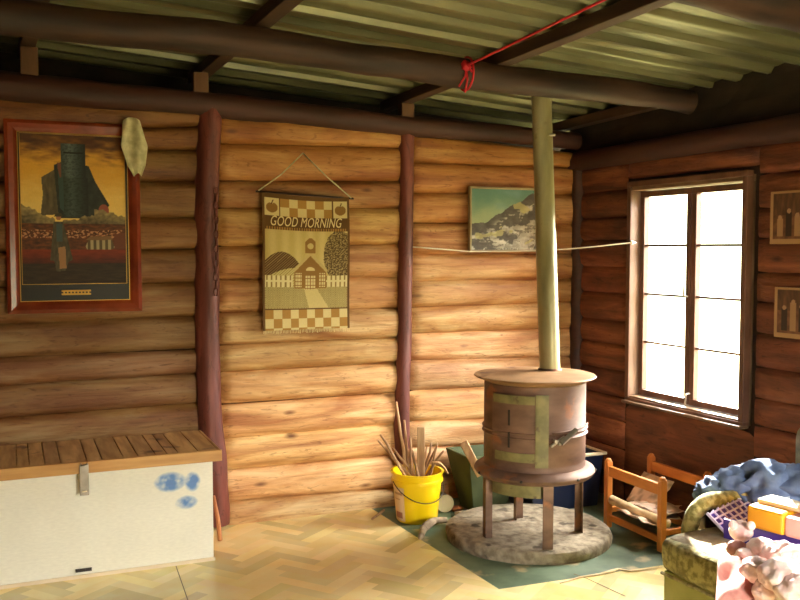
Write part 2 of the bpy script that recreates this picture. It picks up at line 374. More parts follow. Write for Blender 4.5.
# ---- back wall: split logs between posts
def seam_line(pL, pR):
    a = onB(*pL); b = onB(*pR); return a, b
def zat(a, b, x): return a.z + (b.z - a.z) * (x - a.x) / (b.x - a.x)
def log_bay(bm, x0, x1, seams, seed, depth=.055, tints=None):
    for i in range(len(seams) - 1):
        (t0, t1), (b0, b1) = seams[i], seams[i + 1]
        rnd = random.Random(seed * 31 + i)
        t = tints[i] if tints else rnd.uniform(.75, 1.08)
        tc_ = (t, t * rnd.uniform(.93, 1.03), t * rnd.uniform(.86, 1.06)) if isinstance(t, float) else t
        NX, NY = 30, 9; g = []
        dd = depth * rnd.uniform(.8, 1.15)
        for a in range(NX + 1):
            u = a / NX; x = x0 + (x1 - x0) * u
            zt, zb = zat(t0, t1, x), zat(b0, b1, x)
            wv = .010 * noise.noise(Vector((x * 1.7, i * 3.1 + seed, 0))); 
            row = []
            endk = min(1, min(x - x0, x1 - x) / .07); endk = math.sqrt(max(0, 1 - (1 - endk) ** 2)) * .8 + .2
            for b in range(NY + 1):
                v = b / NY
                k = math.sin(math.pi * v); k = k ** .24
                zz = zt + (zb - zt) * v
                nn = noise.noise(Vector((x * 2.2, v * 1.5 + i * 5.3, seed))) * .011 + noise.noise(Vector((x * 9, v * 4 + i * 5.3, seed))) * .0035
                d = (dd * k + (nn + wv) * min(1, k * 1.5)) * endk
                mid = (zt + zb) / 2
                zz = mid + (zz - mid) * (.90 + .10 * endk) + noise.noise(Vector((x * 1.3, i * 2.2, seed + 9))) * .004
                row.append(bm.verts.new((x, -d - .004, zz)))
            g.append(row)
        for a in range(NX):
            for b in range(NY):
                bm.faces.new((g[a][b], g[a + 1][b], g[a + 1][b + 1], g[a][b + 1]))
        paint(bm, [v for r in g for v in r], tc_)
def px_seams(xL, xR, ys): return [seam_line((xL, a), (xR, b)) for a, b in ys]
P1 = onB(210, 105).x; P2 = onB(405, 300).x
midS = px_seams(225, 397, [(114, 129.5), (144, 148), (181, 181), (208, 208), (246, 244), (279, 277), (312, 308), (345, 337), (372, 362), (404, 392), (438, 423), (470, 454), (501, 487), (529, 514)])
rightS = px_seams(415, 533, [(133, 148), (163, 167), (193, 194.5), (223, 224), (254, 254), (281, 279), (307, 303), (333, 329), (360, 357), (390, 384), (421, 417), (447, 443), (476, 468), (508, 497)])
leftS = px_seams(0, 190, [(95, 109), (133, 127), (150, 150), (182, 182), (218, 218), (252, 249), (287, 282), (324, 316), (358, 349), (386, 373), (418, 403), (450, 437), (486, 471), (520, 503), (554, 532)])
bm = new(); bm.verts.layers.float_color.new('Col')
def grad(n, seed, k=1.0):  # wood paler low down; darker top tints also paint in the light's falloff
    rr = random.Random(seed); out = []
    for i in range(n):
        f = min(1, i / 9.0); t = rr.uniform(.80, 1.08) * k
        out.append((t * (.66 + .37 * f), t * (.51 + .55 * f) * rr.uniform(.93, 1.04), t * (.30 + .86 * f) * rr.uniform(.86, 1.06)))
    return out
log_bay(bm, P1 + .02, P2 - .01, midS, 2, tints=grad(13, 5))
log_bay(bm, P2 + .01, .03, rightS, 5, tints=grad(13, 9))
log_bay(bm, XL, P1 - .02, leftS, 8, tints=[(a * 1.0, b * .90, c * .80) for a, b, c in grad(14, 3, .52)])  # left bay tinted darker throughout: its shade put into the log colour
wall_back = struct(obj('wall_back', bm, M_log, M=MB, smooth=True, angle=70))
bm = new(); box(bm, (XL / 2 + .25, .04, 1.1), (-XL + .7, .06, 2.2))
o = struct(obj('wall_back_lining', bm, M_gap, parent=wall_back)); 
# right-hand wall with two openings
def wall_logs(bm, s0, s1, z0, z1, seed, depth=.03, h=.165):
    rnd = random.Random(seed); z = z0
    zs = [z0]
    n = max(1, round((z1 - z0) / h))
    for i in range(1, n): zs.append(z0 + (z1 - z0) * i / n + rnd.uniform(-.015, .015))
    zs.append(z1)
    seams = [(Vector((s0, 0, zz)), Vector((s1, 0, zz + .0))) for zz in reversed(zs)]
    log_bay(bm, s0, s1, seams, seed, depth)
ZR = 2.15
bm = new(); bm.verts.layers.float_color.new('Col')
wall_logs(bm, .02, W1[0] - .05, .0, ZR, 11)
wall_logs(bm, W1[0] - .05, W1[1] + .05, .0, W1[2] - .04, 12, depth=.012, h=.6)
wall_logs(bm, W1[0] - .05, W1[1] + .05, W1[3] + .05, ZR, 13)
wall_logs(bm, W1[1] + .05, W2[0] - .05, .0, ZR, 14)
wall_logs(bm, W2[0] - .05, W2[1] + .05, .0, W2[2] - .04, 15)
wall_logs(bm, W2[0] - .05, W2[1] + .05, W2[3] + .05, ZR + .0, 16, h=.1)
wall_logs(bm, W2[1] + .05, S_FRONT + .4, .0, ZR, 17)
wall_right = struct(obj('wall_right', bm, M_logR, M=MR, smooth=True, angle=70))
bm = new()
def slab_around(bm, x0, x1, z0, z1, ops, y, th):
    xs = x0
    for (a, b, c, d) in ops:
        box(bm, ((xs + a) / 2, y, (z0 + z1) / 2), (a - xs, th, z1 - z0))
        if c > z0: box(bm, ((a + b) / 2, y, (z0 + c) / 2), (b - a, th, c - z0))
        box(bm, ((a + b) / 2, y, (d + z1) / 2), (b - a, th, z1 - d)); xs = b
    box(bm, ((xs + x1) / 2, y, (z0 + z1) / 2), (x1 - xs, th, z1 - z0))
slab_around(bm, -.2, S_FRONT + .6, 0, 2.3, (W1, W2), .05, .08)
struct(obj('wall_right_lining', bm, M_gap, parent=wall_right))
# left and rear walls (outside the picture)
ML = MB @ T(XL, 0, 0) @ RZ(math.radians(90))       # x runs out along +NB
bm = new(); bm.verts.layers.float_color.new('Col'); 
box(bm, (XL - .06, -S_FRONT / 2 + .25, 1.4), (.1, S_FRONT + .9, 2.9), tint=.55)
struct(obj('wall_left', bm, M_logR, M=MB))
bm = new(); bm.verts.layers.float_color.new('Col')
slab_around(bm, XL - .1, 4.4, 0, 3.3, (D1,), -S_FRONT - .05, .1); paint(bm, bm.verts, .55)
struct(obj('wall_front', bm, M_logR, M=MB))
bm = new()
for x in (D1[0] + .04, D1[1] - .04): box(bm, (x, -S_FRONT - .05, 1.02), (.08, .16, 2.05))
box(bm, ((D1[0] + D1[1]) / 2, -S_FRONT - .05, 2.02), (D1[1] - D1[0], .16, .08))
struct(obj('door_1', bm, M_frame, M=MB))

# ---- roof plane
RA, RB_, R0 = -.072, .030, 2.50     # slope along x, slope towards viewer (per -y), height at corner
def roofz(x, y): return R0 + RA * x - RB_ * y
def ribprof(t, pitch=.2):
    u = (t / pitch) % 1.0; d = min(u, 1 - u) * pitch
    return -.034 * max(0, min(1, (.030 - d) / .014)) + .003 * math.cos(u * 4 * math.pi)
bm = new()
Y0, Y1, dy = .62, -S_FRONT - .2, .012
xs = [XL - .4, -2.2, -1, 0, .62]
ny = int((Y0 - Y1) / dy); prev = None
for j in range(ny + 1):
    y = Y0 - j * dy
    row = [bm.verts.new((x, y, roofz(x, y) + ribprof(y))) for x in xs]
    if prev:
        for k in range(len(xs) - 1): bm.faces.new((prev[k], prev[k + 1], row[k + 1], row[k]))
    prev = row
ceil = struct(obj('ceiling', bm, M_iron, M=MB, smooth=True, angle=35))
bm = new()    # outer skin keeps daylight out
vs = [bm.verts.new((x, y, roofz(x, y) + .06)) for x, y in ((XL - .4, .64), (.62, .64), (.62, Y1), (XL - .4, Y1))]; bm.faces.new(vs)
struct(obj('ceiling_sarking', bm, M_tar, parent=ceil, solid=.02))
# bark board closing the gap between walls and roof
bm = new()
for i in range(24):
    x0 = XL - .1 + (-XL + .5) * i / 24; x1 = XL - .1 + (-XL + .5) * (i + 1) / 24
    vs = [bm.verts.new((x, .55, z)) for x, z in ((x0, 2.15), (x1, 2.15), (x1, roofz(x1, .55) + .06), (x0, roofz(x0, .55) + .06))]; bm.faces.new(vs)
    vs = [bm.verts.new((x, y, 2.15)) for x, y in ((x0, .55), (x1, .55), (x1, .05), (x0, .05))]; bm.faces.new(vs)
struct(obj('wall_back_upper_board', bm, M_tar, parent=wall_back, solid=.02))
bm = new(); Q = MBi @ MR
N = 60; g = []
for i in range(N + 1):
    s = -.1 + (S_FRONT + .6) * i / N; row = []
    for k in range(6):
        y = .02 + .016 * noise.noise(Vector((s * 3, k * .9, 2)))
        pb = Q @ Vector((s, y, 0)); zt = roofz(pb.x, pb.y) + .06
        row.append(bm.verts.new((s, y, 2.08 + (zt - 2.08) * k / 5)))
    g.append(row)
for i in range(N):
    for k in range(5): bm.faces.new((g[i][k], g[i + 1][k], g[i + 1][k + 1], g[i][k + 1]))
struct(obj('wall_right_upper_board', bm, M_tar, parent=wall_right, solid=.015))

# ---- posts
def rough_log(bm, pts, r0, r1, seed, seg=18, steps=26, wob=.16, bend=.012):
    p0, p1 = Vector(pts[0]), Vector(pts[-1]); ps = []; rs = []
    for i in range(steps + 1):
        u = i / steps
        f = u * (len(pts) - 1); k = min(int(f), len(pts) - 2); p = Vector(pts[k]).lerp(Vector(pts[k + 1]), f - k)
        p += Vector((noise.noise(Vector((u * 4, seed, 0))), noise.noise(Vector((u * 4, seed, 5))), noise.noise(Vector((u * 4, seed, 9))))) * bend
        ps.append(p); rs.append((r0 + (r1 - r0) * u) * (1 + .05 * noise.noise(Vector((u * 9, seed, 3)))))
    return tube(bm, ps, rs, seg, wob=wob, seed=seed)
def post(xs_px, r0, r1, seed, label, name='wall_post', ztop=2.3):
    pts = []
    for px, py in xs_px: pts.append(onB(px, py, -.045))
    base = Vector((pts[0].x, -.045, 0))
    bm = new(); rough_log(bm, [p - base for p in pts], r0, r1, seed)
    o = obj(name, bm, M_post, M=MB @ T(base), smooth=True, angle=60)
    return tag(o, label, 'post')
o1 = post([(217, 524), (212, 440), (207, 330), (206, 220), (210, 105)], .072, .066, 1, 'thick dark red timber wall post standing between chest and tapestry')
o2 = post([(403, 508), (402, 440), (404, 330), (406, 200), (407, 122)], .052, .045, 4, 'slender red timber wall post rising behind the yellow bucket')
pc = Vector((-.02, -.06, 0)); bm = new(); rough_log(bm, [pc * 0, Vector((0, 0, 1.1)), Vector((0, 0, 2.2))], .05, .045, 9)
tag(obj('corner_post', bm, M_plate, M=MB @ T(pc), smooth=True, angle=60), 'dark timber post in the corner where the two log walls meet', 'post')
# bark edge of the first post, modelled as a string of chain links
t_ = thing('bark_edge', 'dark chain-like bark edge down right side of the thick red post', 'chain', MB @ T(onB(215, 190, -.118)))
top = onB(215, 190, -.118)
for i in range(15):
    bm = new(); p = onB(216, 191 + i * 7.2, -.118) - top
    pts = []
    for k in range(13):
        a = 2 * math.pi * k / 12; d = Vector((math.cos(a) * .011, 0, math.sin(a) * .024))
        if i % 2: d = Vector((0, math.cos(a) * .011, math.sin(a) * .024))
        pts.append(p + d)
    tube(bm, pts, .0042, 6, caps=False); obj('bark_edge_link', bm, M_post, parent=t_, smooth=True)
# wall plates
pa, pb = onB(-5, 86, -.05), onB(575, 141, -.05)
bm = new(); L_ = pb - pa; rough_log(bm, [Vector((-.2, 0, .012)), L_ * .5, L_ + Vector((.02, 0, -.002))], .078, .055, 14, steps=40)
tag(obj('wall_plate', bm, M_plate, M=MB @ T(pa), smooth=True, angle=60), 'dark red round wall plate log along top of the back wall', 'beam')
pa = Vector((.0, -.03, 2.19)); bm = new(); rough_log(bm, [Vector((0, 0, 0)), Vector((2, 0, .02)), Vector((S_FRONT, 0, .05))], .062, .075, 21, steps=40)
tag(obj('wall_plate', bm, M_plate, M=MR @ T(pa), smooth=True, angle=60), 'dark wall plate log above the window along right wall', 'beam')
# rafters (round logs running with the roof slope)
def beam_between(p, q, r0, r1, seed, label, name='log_beam', m=None, over=0):
    bm = new(); d = q - p
    rough_log(bm, [d * 0, d * .33 + Vector((0, 0, .012)), d * .66 + Vector((0, 0, .0)), d], r0, r1, seed, steps=44, bend=.02)
    return tag(obj(name, bm, m or M_beam, M=MB @ T(p), smooth=True, angle=60), label, 'beam')
def on_sline(px, py, s):      # point on the vertical plane parallel to the back wall, s metres in front of the corner
    return onB(px, py, (Q @ Vector((s, 0, 0))).y)
p = on_sline(-70, 5, 1.12); q = on_sline(690, 102, 1.12)
beam_between(p, q, .076, .066, 31, 'long dark round log beam crossing the room in front of flue pipe')
s2 = 2.5; p = on_sline(250, -134, s2); q = on_sline(812, 12, s2)
bm = None; beam_between(p, q, .09, .085, 33, 'round log beam at top right corner under the roofing')
# purlins under the sheeting, running towards the viewer
urb = MBi3 @ UR
def purlin(x, label, w=.075, h=.06, s1=6.0):
    y0 = .0; d = Vector((urb.x, urb.y, 0))
    rot = Matrix.Rotation(math.atan2(d.y, d.x) + math.pi / 2, 3, 'Z')
    p0 = Vector((x, 0, 0)); bm = new()
    tilt = []
    N = 20
    for i in range(N):
        a = p0 + d * (s1 * i / N - .2); b = p0 + d * (s1 * (i + 1) / N - .2)
        if i == 0: verts_prev = None
    a = p0 - d * .25; b = p0 + d * s1
    za = roofz(a.x, a.y) - .036 - h / 2; zb = roofz(b.x, b.y) - .036 - h / 2
    side = Vector((-d.y, d.x, 0)) * w / 2
    vs = []
    for P, Z in ((a, za), (b, zb)):
        for sx in (-1, 1):
            for sz in (-1, 1): vs.append(bm.verts.new(Vector((P.x, P.y, Z)) + side * sx + Vector((0, 0, sz * h / 2)) - p0))
    for f in ((0, 1, 3, 2), (4, 6, 7, 5), (0, 4, 5, 1), (2, 3, 7, 6), (0, 2, 6, 4), (1, 5, 7, 3)): bm.faces.new([vs[k] for k in f])
    return tag(obj('purlin', bm, M_purlin, M=MB @ T(p0), bevel=.004), label, 'beam')
purlin(P2 - .02, 'sawn purlin with red cord beside it, running to slender post')
purlin(P1 - .03, 'dark sawn purlin under roofing above the thick wall post')
purlin(onB(28, 80).x, 'dark sawn purlin under roofing above the framed picture')
purlin(-.12 + .05, 'short dark purlin under roofing at the back right corner', s1=1.0)
# packing blocks on the wall plate
for px, py, lab in ((406, 112, 'small packing block on wall plate above the slender post'), (200, 86, 'packing block on wall plate above the thick post'), (29, 57, 'pale packing block on wall plate above the framed picture')):
    x = onB(px, py, -.05).x; zt = roofz(x, -.05) - .096; zb = onB(px, py, -.05).z - .09
    zb = zat(onB(-5, 92, -.05), onB(575, 143, -.05), x) + .05
    bm = new(); box(bm, (0, 0, (zt - zb) / 2), (.085, .07, max(.04, zt - zb)))
    tag(obj('packing_block', bm, M_block, M=MB @ T(x, -.05, zb), bevel=.006), lab, 'block')

# ---- windows
def window(idx, w, lights, cols=2):
    s0, s1, z0, z1 = w
    root = struct(thing('window_%d' % idx, '', 'window', MR @ T((s0 + s1) / 2, 0, z0)))
    del root['label']; del root['category']
    Wd, H = s1 - s0, z1 - z0
    def rectframe(bm, x0, x1, a, b, t, y, th):
        box(bm, ((x0 + x1) / 2, y, a + t / 2), (x1 - x0, th, t)); box(bm, ((x0 + x1) / 2, y, b - t / 2), (x1 - x0, th, t))
        box(bm, (x0 + t / 2, y, (a + b) / 2), (t, th, b - a - 2 * t)); box(bm, (x1 - t / 2, y, (a + b) / 2), (t, th, b - a - 2 * t))
    bm = new(); rectframe(bm, -Wd / 2 - .008, Wd / 2 + .012, -.02, H + .03, .034, -.03, .05); obj('architrave', bm, M_frame, root, bevel=.004)
    bm = new(); rectframe(bm, -Wd / 2 - .01, Wd / 2 + .01, -.01, H + .01, .036, .02, .13); obj('window_frame', bm, M_reveal, root, bevel=.003)
    cw = (Wd - .056) / cols
    for c in range(cols):
        x0 = -Wd / 2 + .028 + c * cw; x1 = x0 + cw
        sb = new(); rectframe(sb, x0 + .002, x1 - .002, .03, H - .03, .036, .04, .04); sash = obj('sash', sb, M_frame, root, bevel=.003)
        gh = (H - .06 - .072) / lights
        for k in range(1, lights):
            mb_ = new(); box(mb_, ((x0 + x1) / 2, .04, .066 + gh * k), (cw - .07, .022, .013)); obj('glazing_bar', mb_, M_frame, sash)
        for k in range(lights):
            gb = new(); box(gb, ((x0 + x1) / 2, .045, .066 + gh * (k + .5)), (cw - .07, .003, gh - .012)); obj('pane', gb, M_glass, sash)
    bm = new(); box(bm, (0, -.045, -.012), (Wd + .03, .06, .018)); obj('window_sill', bm, M_reveal, root, bevel=.004)
    return root, cw
w1, cw = window(1, W1, 4)
bm = new(); tube(bm, [(.0, -.0, .66), (.0, -.03, .67), (.0, -.032, .76), (.0, -.03, .78)], .006, 8); obj('latch_handle', bm, M_steel, w1, smooth=True)
bm = new(); tube(bm, [(.02, .01, .10), (.02, -.02, .10), (.02, -.022, .04)], .006, 8); obj('casement_stay', bm, M_steel, w1, smooth=True)
window(2, W2, 2, 1)
# ================================================================== THINGS
def sm(a, b, x):
    t = max(0, min(1, (x - a) / (b - a))); return t * t * (3 - 2 * t)
def mixc(a, b, t): return tuple(x * (1 - t) + y * t for x, y in zip(a, b))
def fbm(x, y, s=0): return noise.noise(Vector((x, y, s))) + .5 * noise.noise(Vector((2 * x, 2 * y, s + 7))) + .25 * noise.noise(Vector((4 * x, 4 * y, s + 3)))
# ---- chest
CX1 = -2.60; CX0 = -4.28; CHH = .525; CF = -.585
chest = thing('storage_chest', 'long white storage chest with slatted wooden lid against the log wall', 'chest', MB @ T((CX0 + CX1) / 2, CF / 2 - .06, 0))
cw_ = CX1 - CX0; cy = CF / 2 - .06; hd = .255; oy = 0
def chest_paint(u, v):
    # u, v metres from lower right corner of the panel
    base = (240, 238, 220)
    n1 = noise.noise(Vector((u * 6, v * 6, 1)))
    base = tuple(b * (1 + .02 * n1) for b in base)
    k = 0
    for cx_, cz_, rx, rz, s in ((.215, .435, .078, .05, 1), (.105, .425, .04, .05, 1), (.135, .32, .055, .034, .85)):
        d = ((u - cx_) / rx) ** 2 + ((v - cz_) / rz) ** 2
        a = max(0, 1.15 - d) * s * (0.95 + .9 * fbm(u * 26, v * 26, cx_ * 9))
        k = max(k, min(.9, a))
    if k > .05:
        blue = (70, 120, 190); base = tuple(b * (1 - k) + c * k for b, c in zip(base, blue))
    d = math.hypot(u - .92, v - .10)
    for (sx, sz, r) in ((1.02, .10, .006), (1.03, .13, .004), (1.35, .05, .008)):
        if math.hypot(u - sx, v - sz) < r: base = (90, 70, 50)
    return base
def panel(name, w, h, nx, ny, f, m, parent, M):
    bm = new(); L = bm.verts.layers.float_color.new('Col'); g = []
    for i in range(nx + 1):
        row = []
        for j in range(ny + 1):
            v = bm.verts.new((w * i / nx, 0, h * j / ny)); v[L] = (*lin(tuple(max(0, min(255, q)) for q in f(i / nx, j / ny))), 1); row.append(v)
        g.append(row)
    for i in range(nx):
        for j in range(ny): bm.faces.new((g[i][j], g[i + 1][j], g[i + 1][j + 1], g[i][j + 1]))
    o = obj(name, bm, m, parent, M)
    # face the room: local -y
    return o
# body: front panel painted grid + box behind
bm = new(); box(bm, (0, .006, CHH / 2 + .005), (cw_ - .004, 2 * hd - .02, CHH - .01)); obj('body', bm, M_lidedge, chest, bevel=.003)
M_chest = colmat('white_chest_board', .4)
panel('front_panel', cw_ - .01, CHH - .012, 380, 120, lambda a, b: chest_paint((1 - a) * cw_, b * CHH), M_chest, chest, T(-cw_ / 2 + .004, -hd - .0005, .008))
bm = new(); box(bm, (0, -hd - .006, .012), (cw_, .008, .018)); obj('bottom_rail', bm, M_cream, chest)
bm = new(); box(bm, (.98 - cw_ / 2 + .06, -hd - .011, .045), (.075, .004, .016)); obj('slot', bm, M_dark, chest)
lid = new(); x = -cw_ / 2 - .03; rnd = random.Random(5); lid.verts.layers.float_color.new('Col')
lb0 = -hd - .035; lb1 = hd + .02
while x < cw_ / 2 + .035:
    w = rnd.choice((.055, .07, .085, .10, .12)); 
    if x + w > cw_ / 2 + .035: w = cw_ / 2 + .036 - x
    if w > .012:
        t = rnd.uniform(.72, 1.05); box(lid, (x + w / 2, (lb0 + lb1) / 2 + .012, CHH + .043), (w - .004, lb1 - lb0 - .024, .024), tint=(t, t * .97, t * rnd.uniform(.85, 1)))
    x += w
lido = obj('lid', lid, M_lid, chest, bevel=.002)
bm = new(); box(bm, (.003, lb0 + .01, CHH + .028), (cw_ + .066, .022, .056)); obj('lid_edge', bm, M_lidedge, lido, bevel=.003)
bm = new(); box(bm, (cw_ / 2 + .02, 0, CHH + .018), (.03, 2 * hd, .03)); obj('lid_batten', bm, M_lidedge, lido, bevel=.003)
hx = (MBi @ atY(84, 485, 4.3)).x - (CX0 + CX1) / 2
hs = new(); box(hs, (hx, lb0 - .006, CHH - .03), (.042, .006, .15)); box(hs, (hx, lb0 - .004, CHH + .035), (.03, .008, .02)); box(hs, (hx, lb0 + .01, CHH - .10), (.042, .035, .008))
hasp = obj('hasp', hs, M_steel, chest, bevel=.002)
sb = new(); tube(sb, [(hx - .014, lb0 - .01, CHH + .05), (hx - .014, lb0 - .024, CHH + .045), (hx + .014, lb0 - .024, CHH + .045), (hx + .014, lb0 - .01, CHH + .05)], .0035, 8); obj('staple', sb, M_steel, hasp, smooth=True)
sb = new(); tube(sb, [(hx - .012, lb0 - .009, CHH - .085), (hx + .012, lb0 - .009, CHH - .085)], .004, 8); obj('pin', sb, M_cream, hasp, smooth=True)
# stick beside the chest
p = atY(220, 522, 4.86); p.z = 0; q = atY(214, 496, 4.80); bm = new(); tube(bm, [(0, 0, .012), (q - p) * .5 + Vector((.006, 0, 0)), q - p], [.013, .012, .008], 8, wob=.2)
paint(bm, bm.verts, (1.1, .8, .7)); tag(obj('stick', bm, M_stick, M=T(p), smooth=True), 'short pinkish stick leaning at the right end of the white chest', 'stick')

# ---- picture frames and hangings
def inpoly(x, y, P):
    c = False; j = len(P) - 1
    for i in range(len(P)):
        if (P[i][1] > y) != (P[j][1] > y) and x < (P[j][0] - P[i][0]) * (y - P[i][1]) / (P[j][1] - P[i][1]) + P[i][0]: c = not c
        j = i
    return c
def art_big(u, v):
    # u 0..318, w 0..450 measured on the picture from top left
    x = u * 318; y = (1 - v) * 450
    n = fbm(x / 60, y / 22, 2)
    c = mixc((84, 44, 16), (222, 164, 52), sm(0, 90, y + 30 * n)); c = mixc(c, (244, 212, 120), sm(90, 220, y + 25 * n) * .85)
    c = mixc(c, (60, 30, 14), max(0, fbm(x / 50 + 5, y / 14, 4)) * sm(120, 20, y))
    # duster coat either side
    if inpoly(x, y, [(62, 130), (118, 96), (118, 240), (58, 244), (66, 180)]): c = mixc((116, 100, 66), (70, 60, 42), .5 + .5 * fbm(x / 12, y / 30, 3))
    if inpoly(x, y, [(100, 92), (128, 80), (206, 92), (226, 140), (268, 210), (240, 250), (112, 252)]): c = mixc((26, 32, 30), (54, 58, 50), .5 + .6 * fbm(x / 18, y / 22, 6))
    if inpoly(x, y, [(112, 112), (136, 104), (136, 240), (116, 220)]): c = (52, 74, 66)
    if (x - 250) ** 2 / 260 + (y - 226) ** 2 / 340 < 1: c = (160, 84, 62)
    if inpoly(x, y, [(110, 84), (126, 88), (134, 120), (118, 130), (112, 104)]): c = (120, 70, 50)
    # helmet and breast plate: plain iron cylinder
    if 122 < x < 196 and 26 < y < 128:
        k = abs((x - 148) / 50); c = mixc((92, 108, 98), (22, 30, 28), min(1, k)); c = mixc(c, (20, 26, 24), .35 * (fbm(x / 9, y / 5, 1) > .1))
        if 52 < y < 57 and 130 < x < 188: c = (10, 12, 10)
    if 128 < x < 202 and 128 <= y < 246:
        k = abs((x - 152) / 54); c = mixc((70, 84, 74), (20, 26, 24), min(1, k)); c = mixc(c, (16, 22, 20), .35 * (fbm(x / 11, y / 6, 8) > .1))
    # hills
    hy = 208 + 26 * math.sin(x / 46) * .6 + 30 * sm(0, 110, x) + 12 * fbm(x / 30, 0, 3)
    if y > hy + (20 if 100 < x < 220 else 0):
        c = mixc((150, 130, 84), (76, 66, 46), sm(0, 60, y - hy) + .5 * fbm(x / 14, y / 10, 1))
    if y > 268:
        c = mixc((120, 62, 30), (70, 38, 22), .5 + .8 * fbm(x / 18, y / 7, 9)); 
        if 285 < y < 312 and fbm(x / 9, y / 5, 2) > .15: c = (196, 140, 96)
    if inpoly(x, y, [(192, 336), (200, 318), (272, 312), (282, 340), (272, 346), (196, 346)]): c = (180, 164, 120) if (int(x) // 9) % 2 else (96, 80, 52)
    if inpoly(x, y, [(190, 318), (206, 306), (270, 304), (276, 316)]): c = (130, 96, 60)
    if inpoly(x, y, [(280, 300), (318, 292), (318, 345), (282, 345)]): c = (110, 56, 36)
    if y > 345: c = mixc((132, 44, 18), (70, 24, 14), sm(345, 400, y) + .3 * fbm(x / 30, y / 7, 4))
    if y > 388: c = mixc((38, 24, 16), (64, 46, 30), .5 + .6 * fbm(x / 40, y / 5, 4))
    # small standing figure with a long coat
    if inpoly(x, y, [(96, 262), (124, 262), (134, 300), (152, 376), (138, 384), (128, 410), (102, 412), (96, 380), (84, 378), (92, 300)]): c = mixc((96, 88, 62), (60, 54, 40), .5 + .6 * fbm(x / 8, y / 20, 2))
    if 104 < x < 122 and 268 < y < 322: c = (66, 84, 78)
    if inpoly(x, y, [(108, 340), (130, 336), (132, 402), (112, 404)]): c = (168, 124, 82)
    if (x - 111) ** 2 + (y - 250) ** 2 < 62: c = (166, 110, 76)
    if inpoly(x, y, [(98, 246), (124, 246), (120, 236), (103, 236)]): c = (70, 56, 38)
    return c
def wallpic(px_corners, off):
    (x0, y0), (x1, y1), (x2, y2), (x3, y3) = px_corners      # TL TR BR BL
    tl, tr, br, bl = [onB(a, b, off) for a, b in px_corners]
    c = (tl + tr + br + bl) / 4; w = ((tr.x - tl.x) + (br.x - bl.x)) / 2; h = ((tl.z - bl.z) + (tr.z - br.z)) / 2
    return c, w, h
c, w, h = wallpic([(3, 121), (139, 122), (142, 309), (8, 316)], -.08)
fr = thing('framed_picture', 'large framed painting of an armoured figure in a polished red frame', 'picture', MB @ T(c.x, c.y, c.z - h / 2) @ RX(math.radians(-1.5)))
def pframe(w, h, fw, th, m, parent, name='frame', prof=.006):
    bm = new()
    out = [(-w / 2, 0), (w / 2, 0), (w / 2, h), (-w / 2, h)]
    def ring(ins, y): return [bm.verts.new((x + (ins if x < 0 else -ins), y, z + (ins if z < h / 2 else -ins))) for x, z in out]
    R = [ring(0, th / 2), ring(0, -th / 2 + prof), ring(fw * .3, -th / 2), ring(fw * .7, -th / 2 + prof * .6), ring(fw, -th / 2 + prof * 1.6), ring(fw, th / 2)]
    for a, b in zip(R, R[1:] + R[:1]):
        for k in range(4): bm.faces.new((a[k], a[(k + 1) % 4], b[(k + 1) % 4], b[k]))
    return obj(name, bm, m, parent)
pframe(w, h, .062, .036, M_pframe, fr, prof=.008)
bm = new(); box(bm, (0, .004, h / 2), (w - .11, .012, h - .11)); obj('mount', bm, M_mount, fr)
def fr_gilt(x0, x1, z0, z1, t, y, parent, name):
    bm = new(); box(bm, ((x0 + x1) / 2, y, z0), (x1 - x0 + t, .004, t)); box(bm, ((x0 + x1) / 2, y, z1), (x1 - x0 + t, .004, t))
    box(bm, (x0, y, (z0 + z1) / 2), (t, .004, z1 - z0)); box(bm, (x1, y, (z0 + z1) / 2), (t, .004, z1 - z0)); obj(name, bm, M_gilt, parent)
fr_gilt(-w / 2 + .064, w / 2 - .064, .064, h - .064, .004, -.008, fr, 'slip')
sc = w / 136.5
vs_ = h / 192.0; pw = 106 * sc; ph = 150 * vs_; px0 = -pw / 2 - .002; pz0 = 29 * vs_
panel('painting', pw, ph, 210, 300, art_big, M_paint, fr, T(px0, -.0045, pz0))
fr_gilt(px0, px0 + pw, pz0, pz0 + ph, .003, -.006, fr, 'fillet')
bm = new(); box(bm, (0, -.005, .5 * (pz0 + .062)), (30 * sc, .006, .028)); pq = obj('plaque', bm, M_gilt, fr, bevel=.003)
bm = new()
for k in range(9): box(bm, (-.07 + k * .0175, -.0085, .5 * (pz0 + .062)), (.010, .001, .008))
obj('engraving', bm, M_dark, pq)
# cloth over the frame corner
c1 = onB(131, 121, -.115)
bm = new(); g = []
for i in range(15):
    row = []
    for j in range(25):
        u = i / 14; v = j / 24
        wd = .085 * (1 - .45 * abs(v - .45) * 2) * (1 if v < .8 else (1.25 - v) / .45)
        x = (u - .5) * wd * 1.7 + .03 * v; z = -v * .30 + .02 * math.sin(u * 3)
        y = -.012 * math.sin(u * 9 + v * 3) - .014 * noise.noise(Vector((u * 4, v * 5, 2))) - .012
        row.append(bm.verts.new((x, y, z)))
    g.append(row)
for i in range(14):
    for j in range(24): bm.faces.new((g[i][j], g[i + 1][j], g[i + 1][j + 1], g[i][j + 1]))
tag(obj('rag', bm, M_cloth, M=MB @ T(c1), smooth=True, solid=.004, subd=1), 'pale olive cloth draped over top right corner of the red frame', 'cloth')

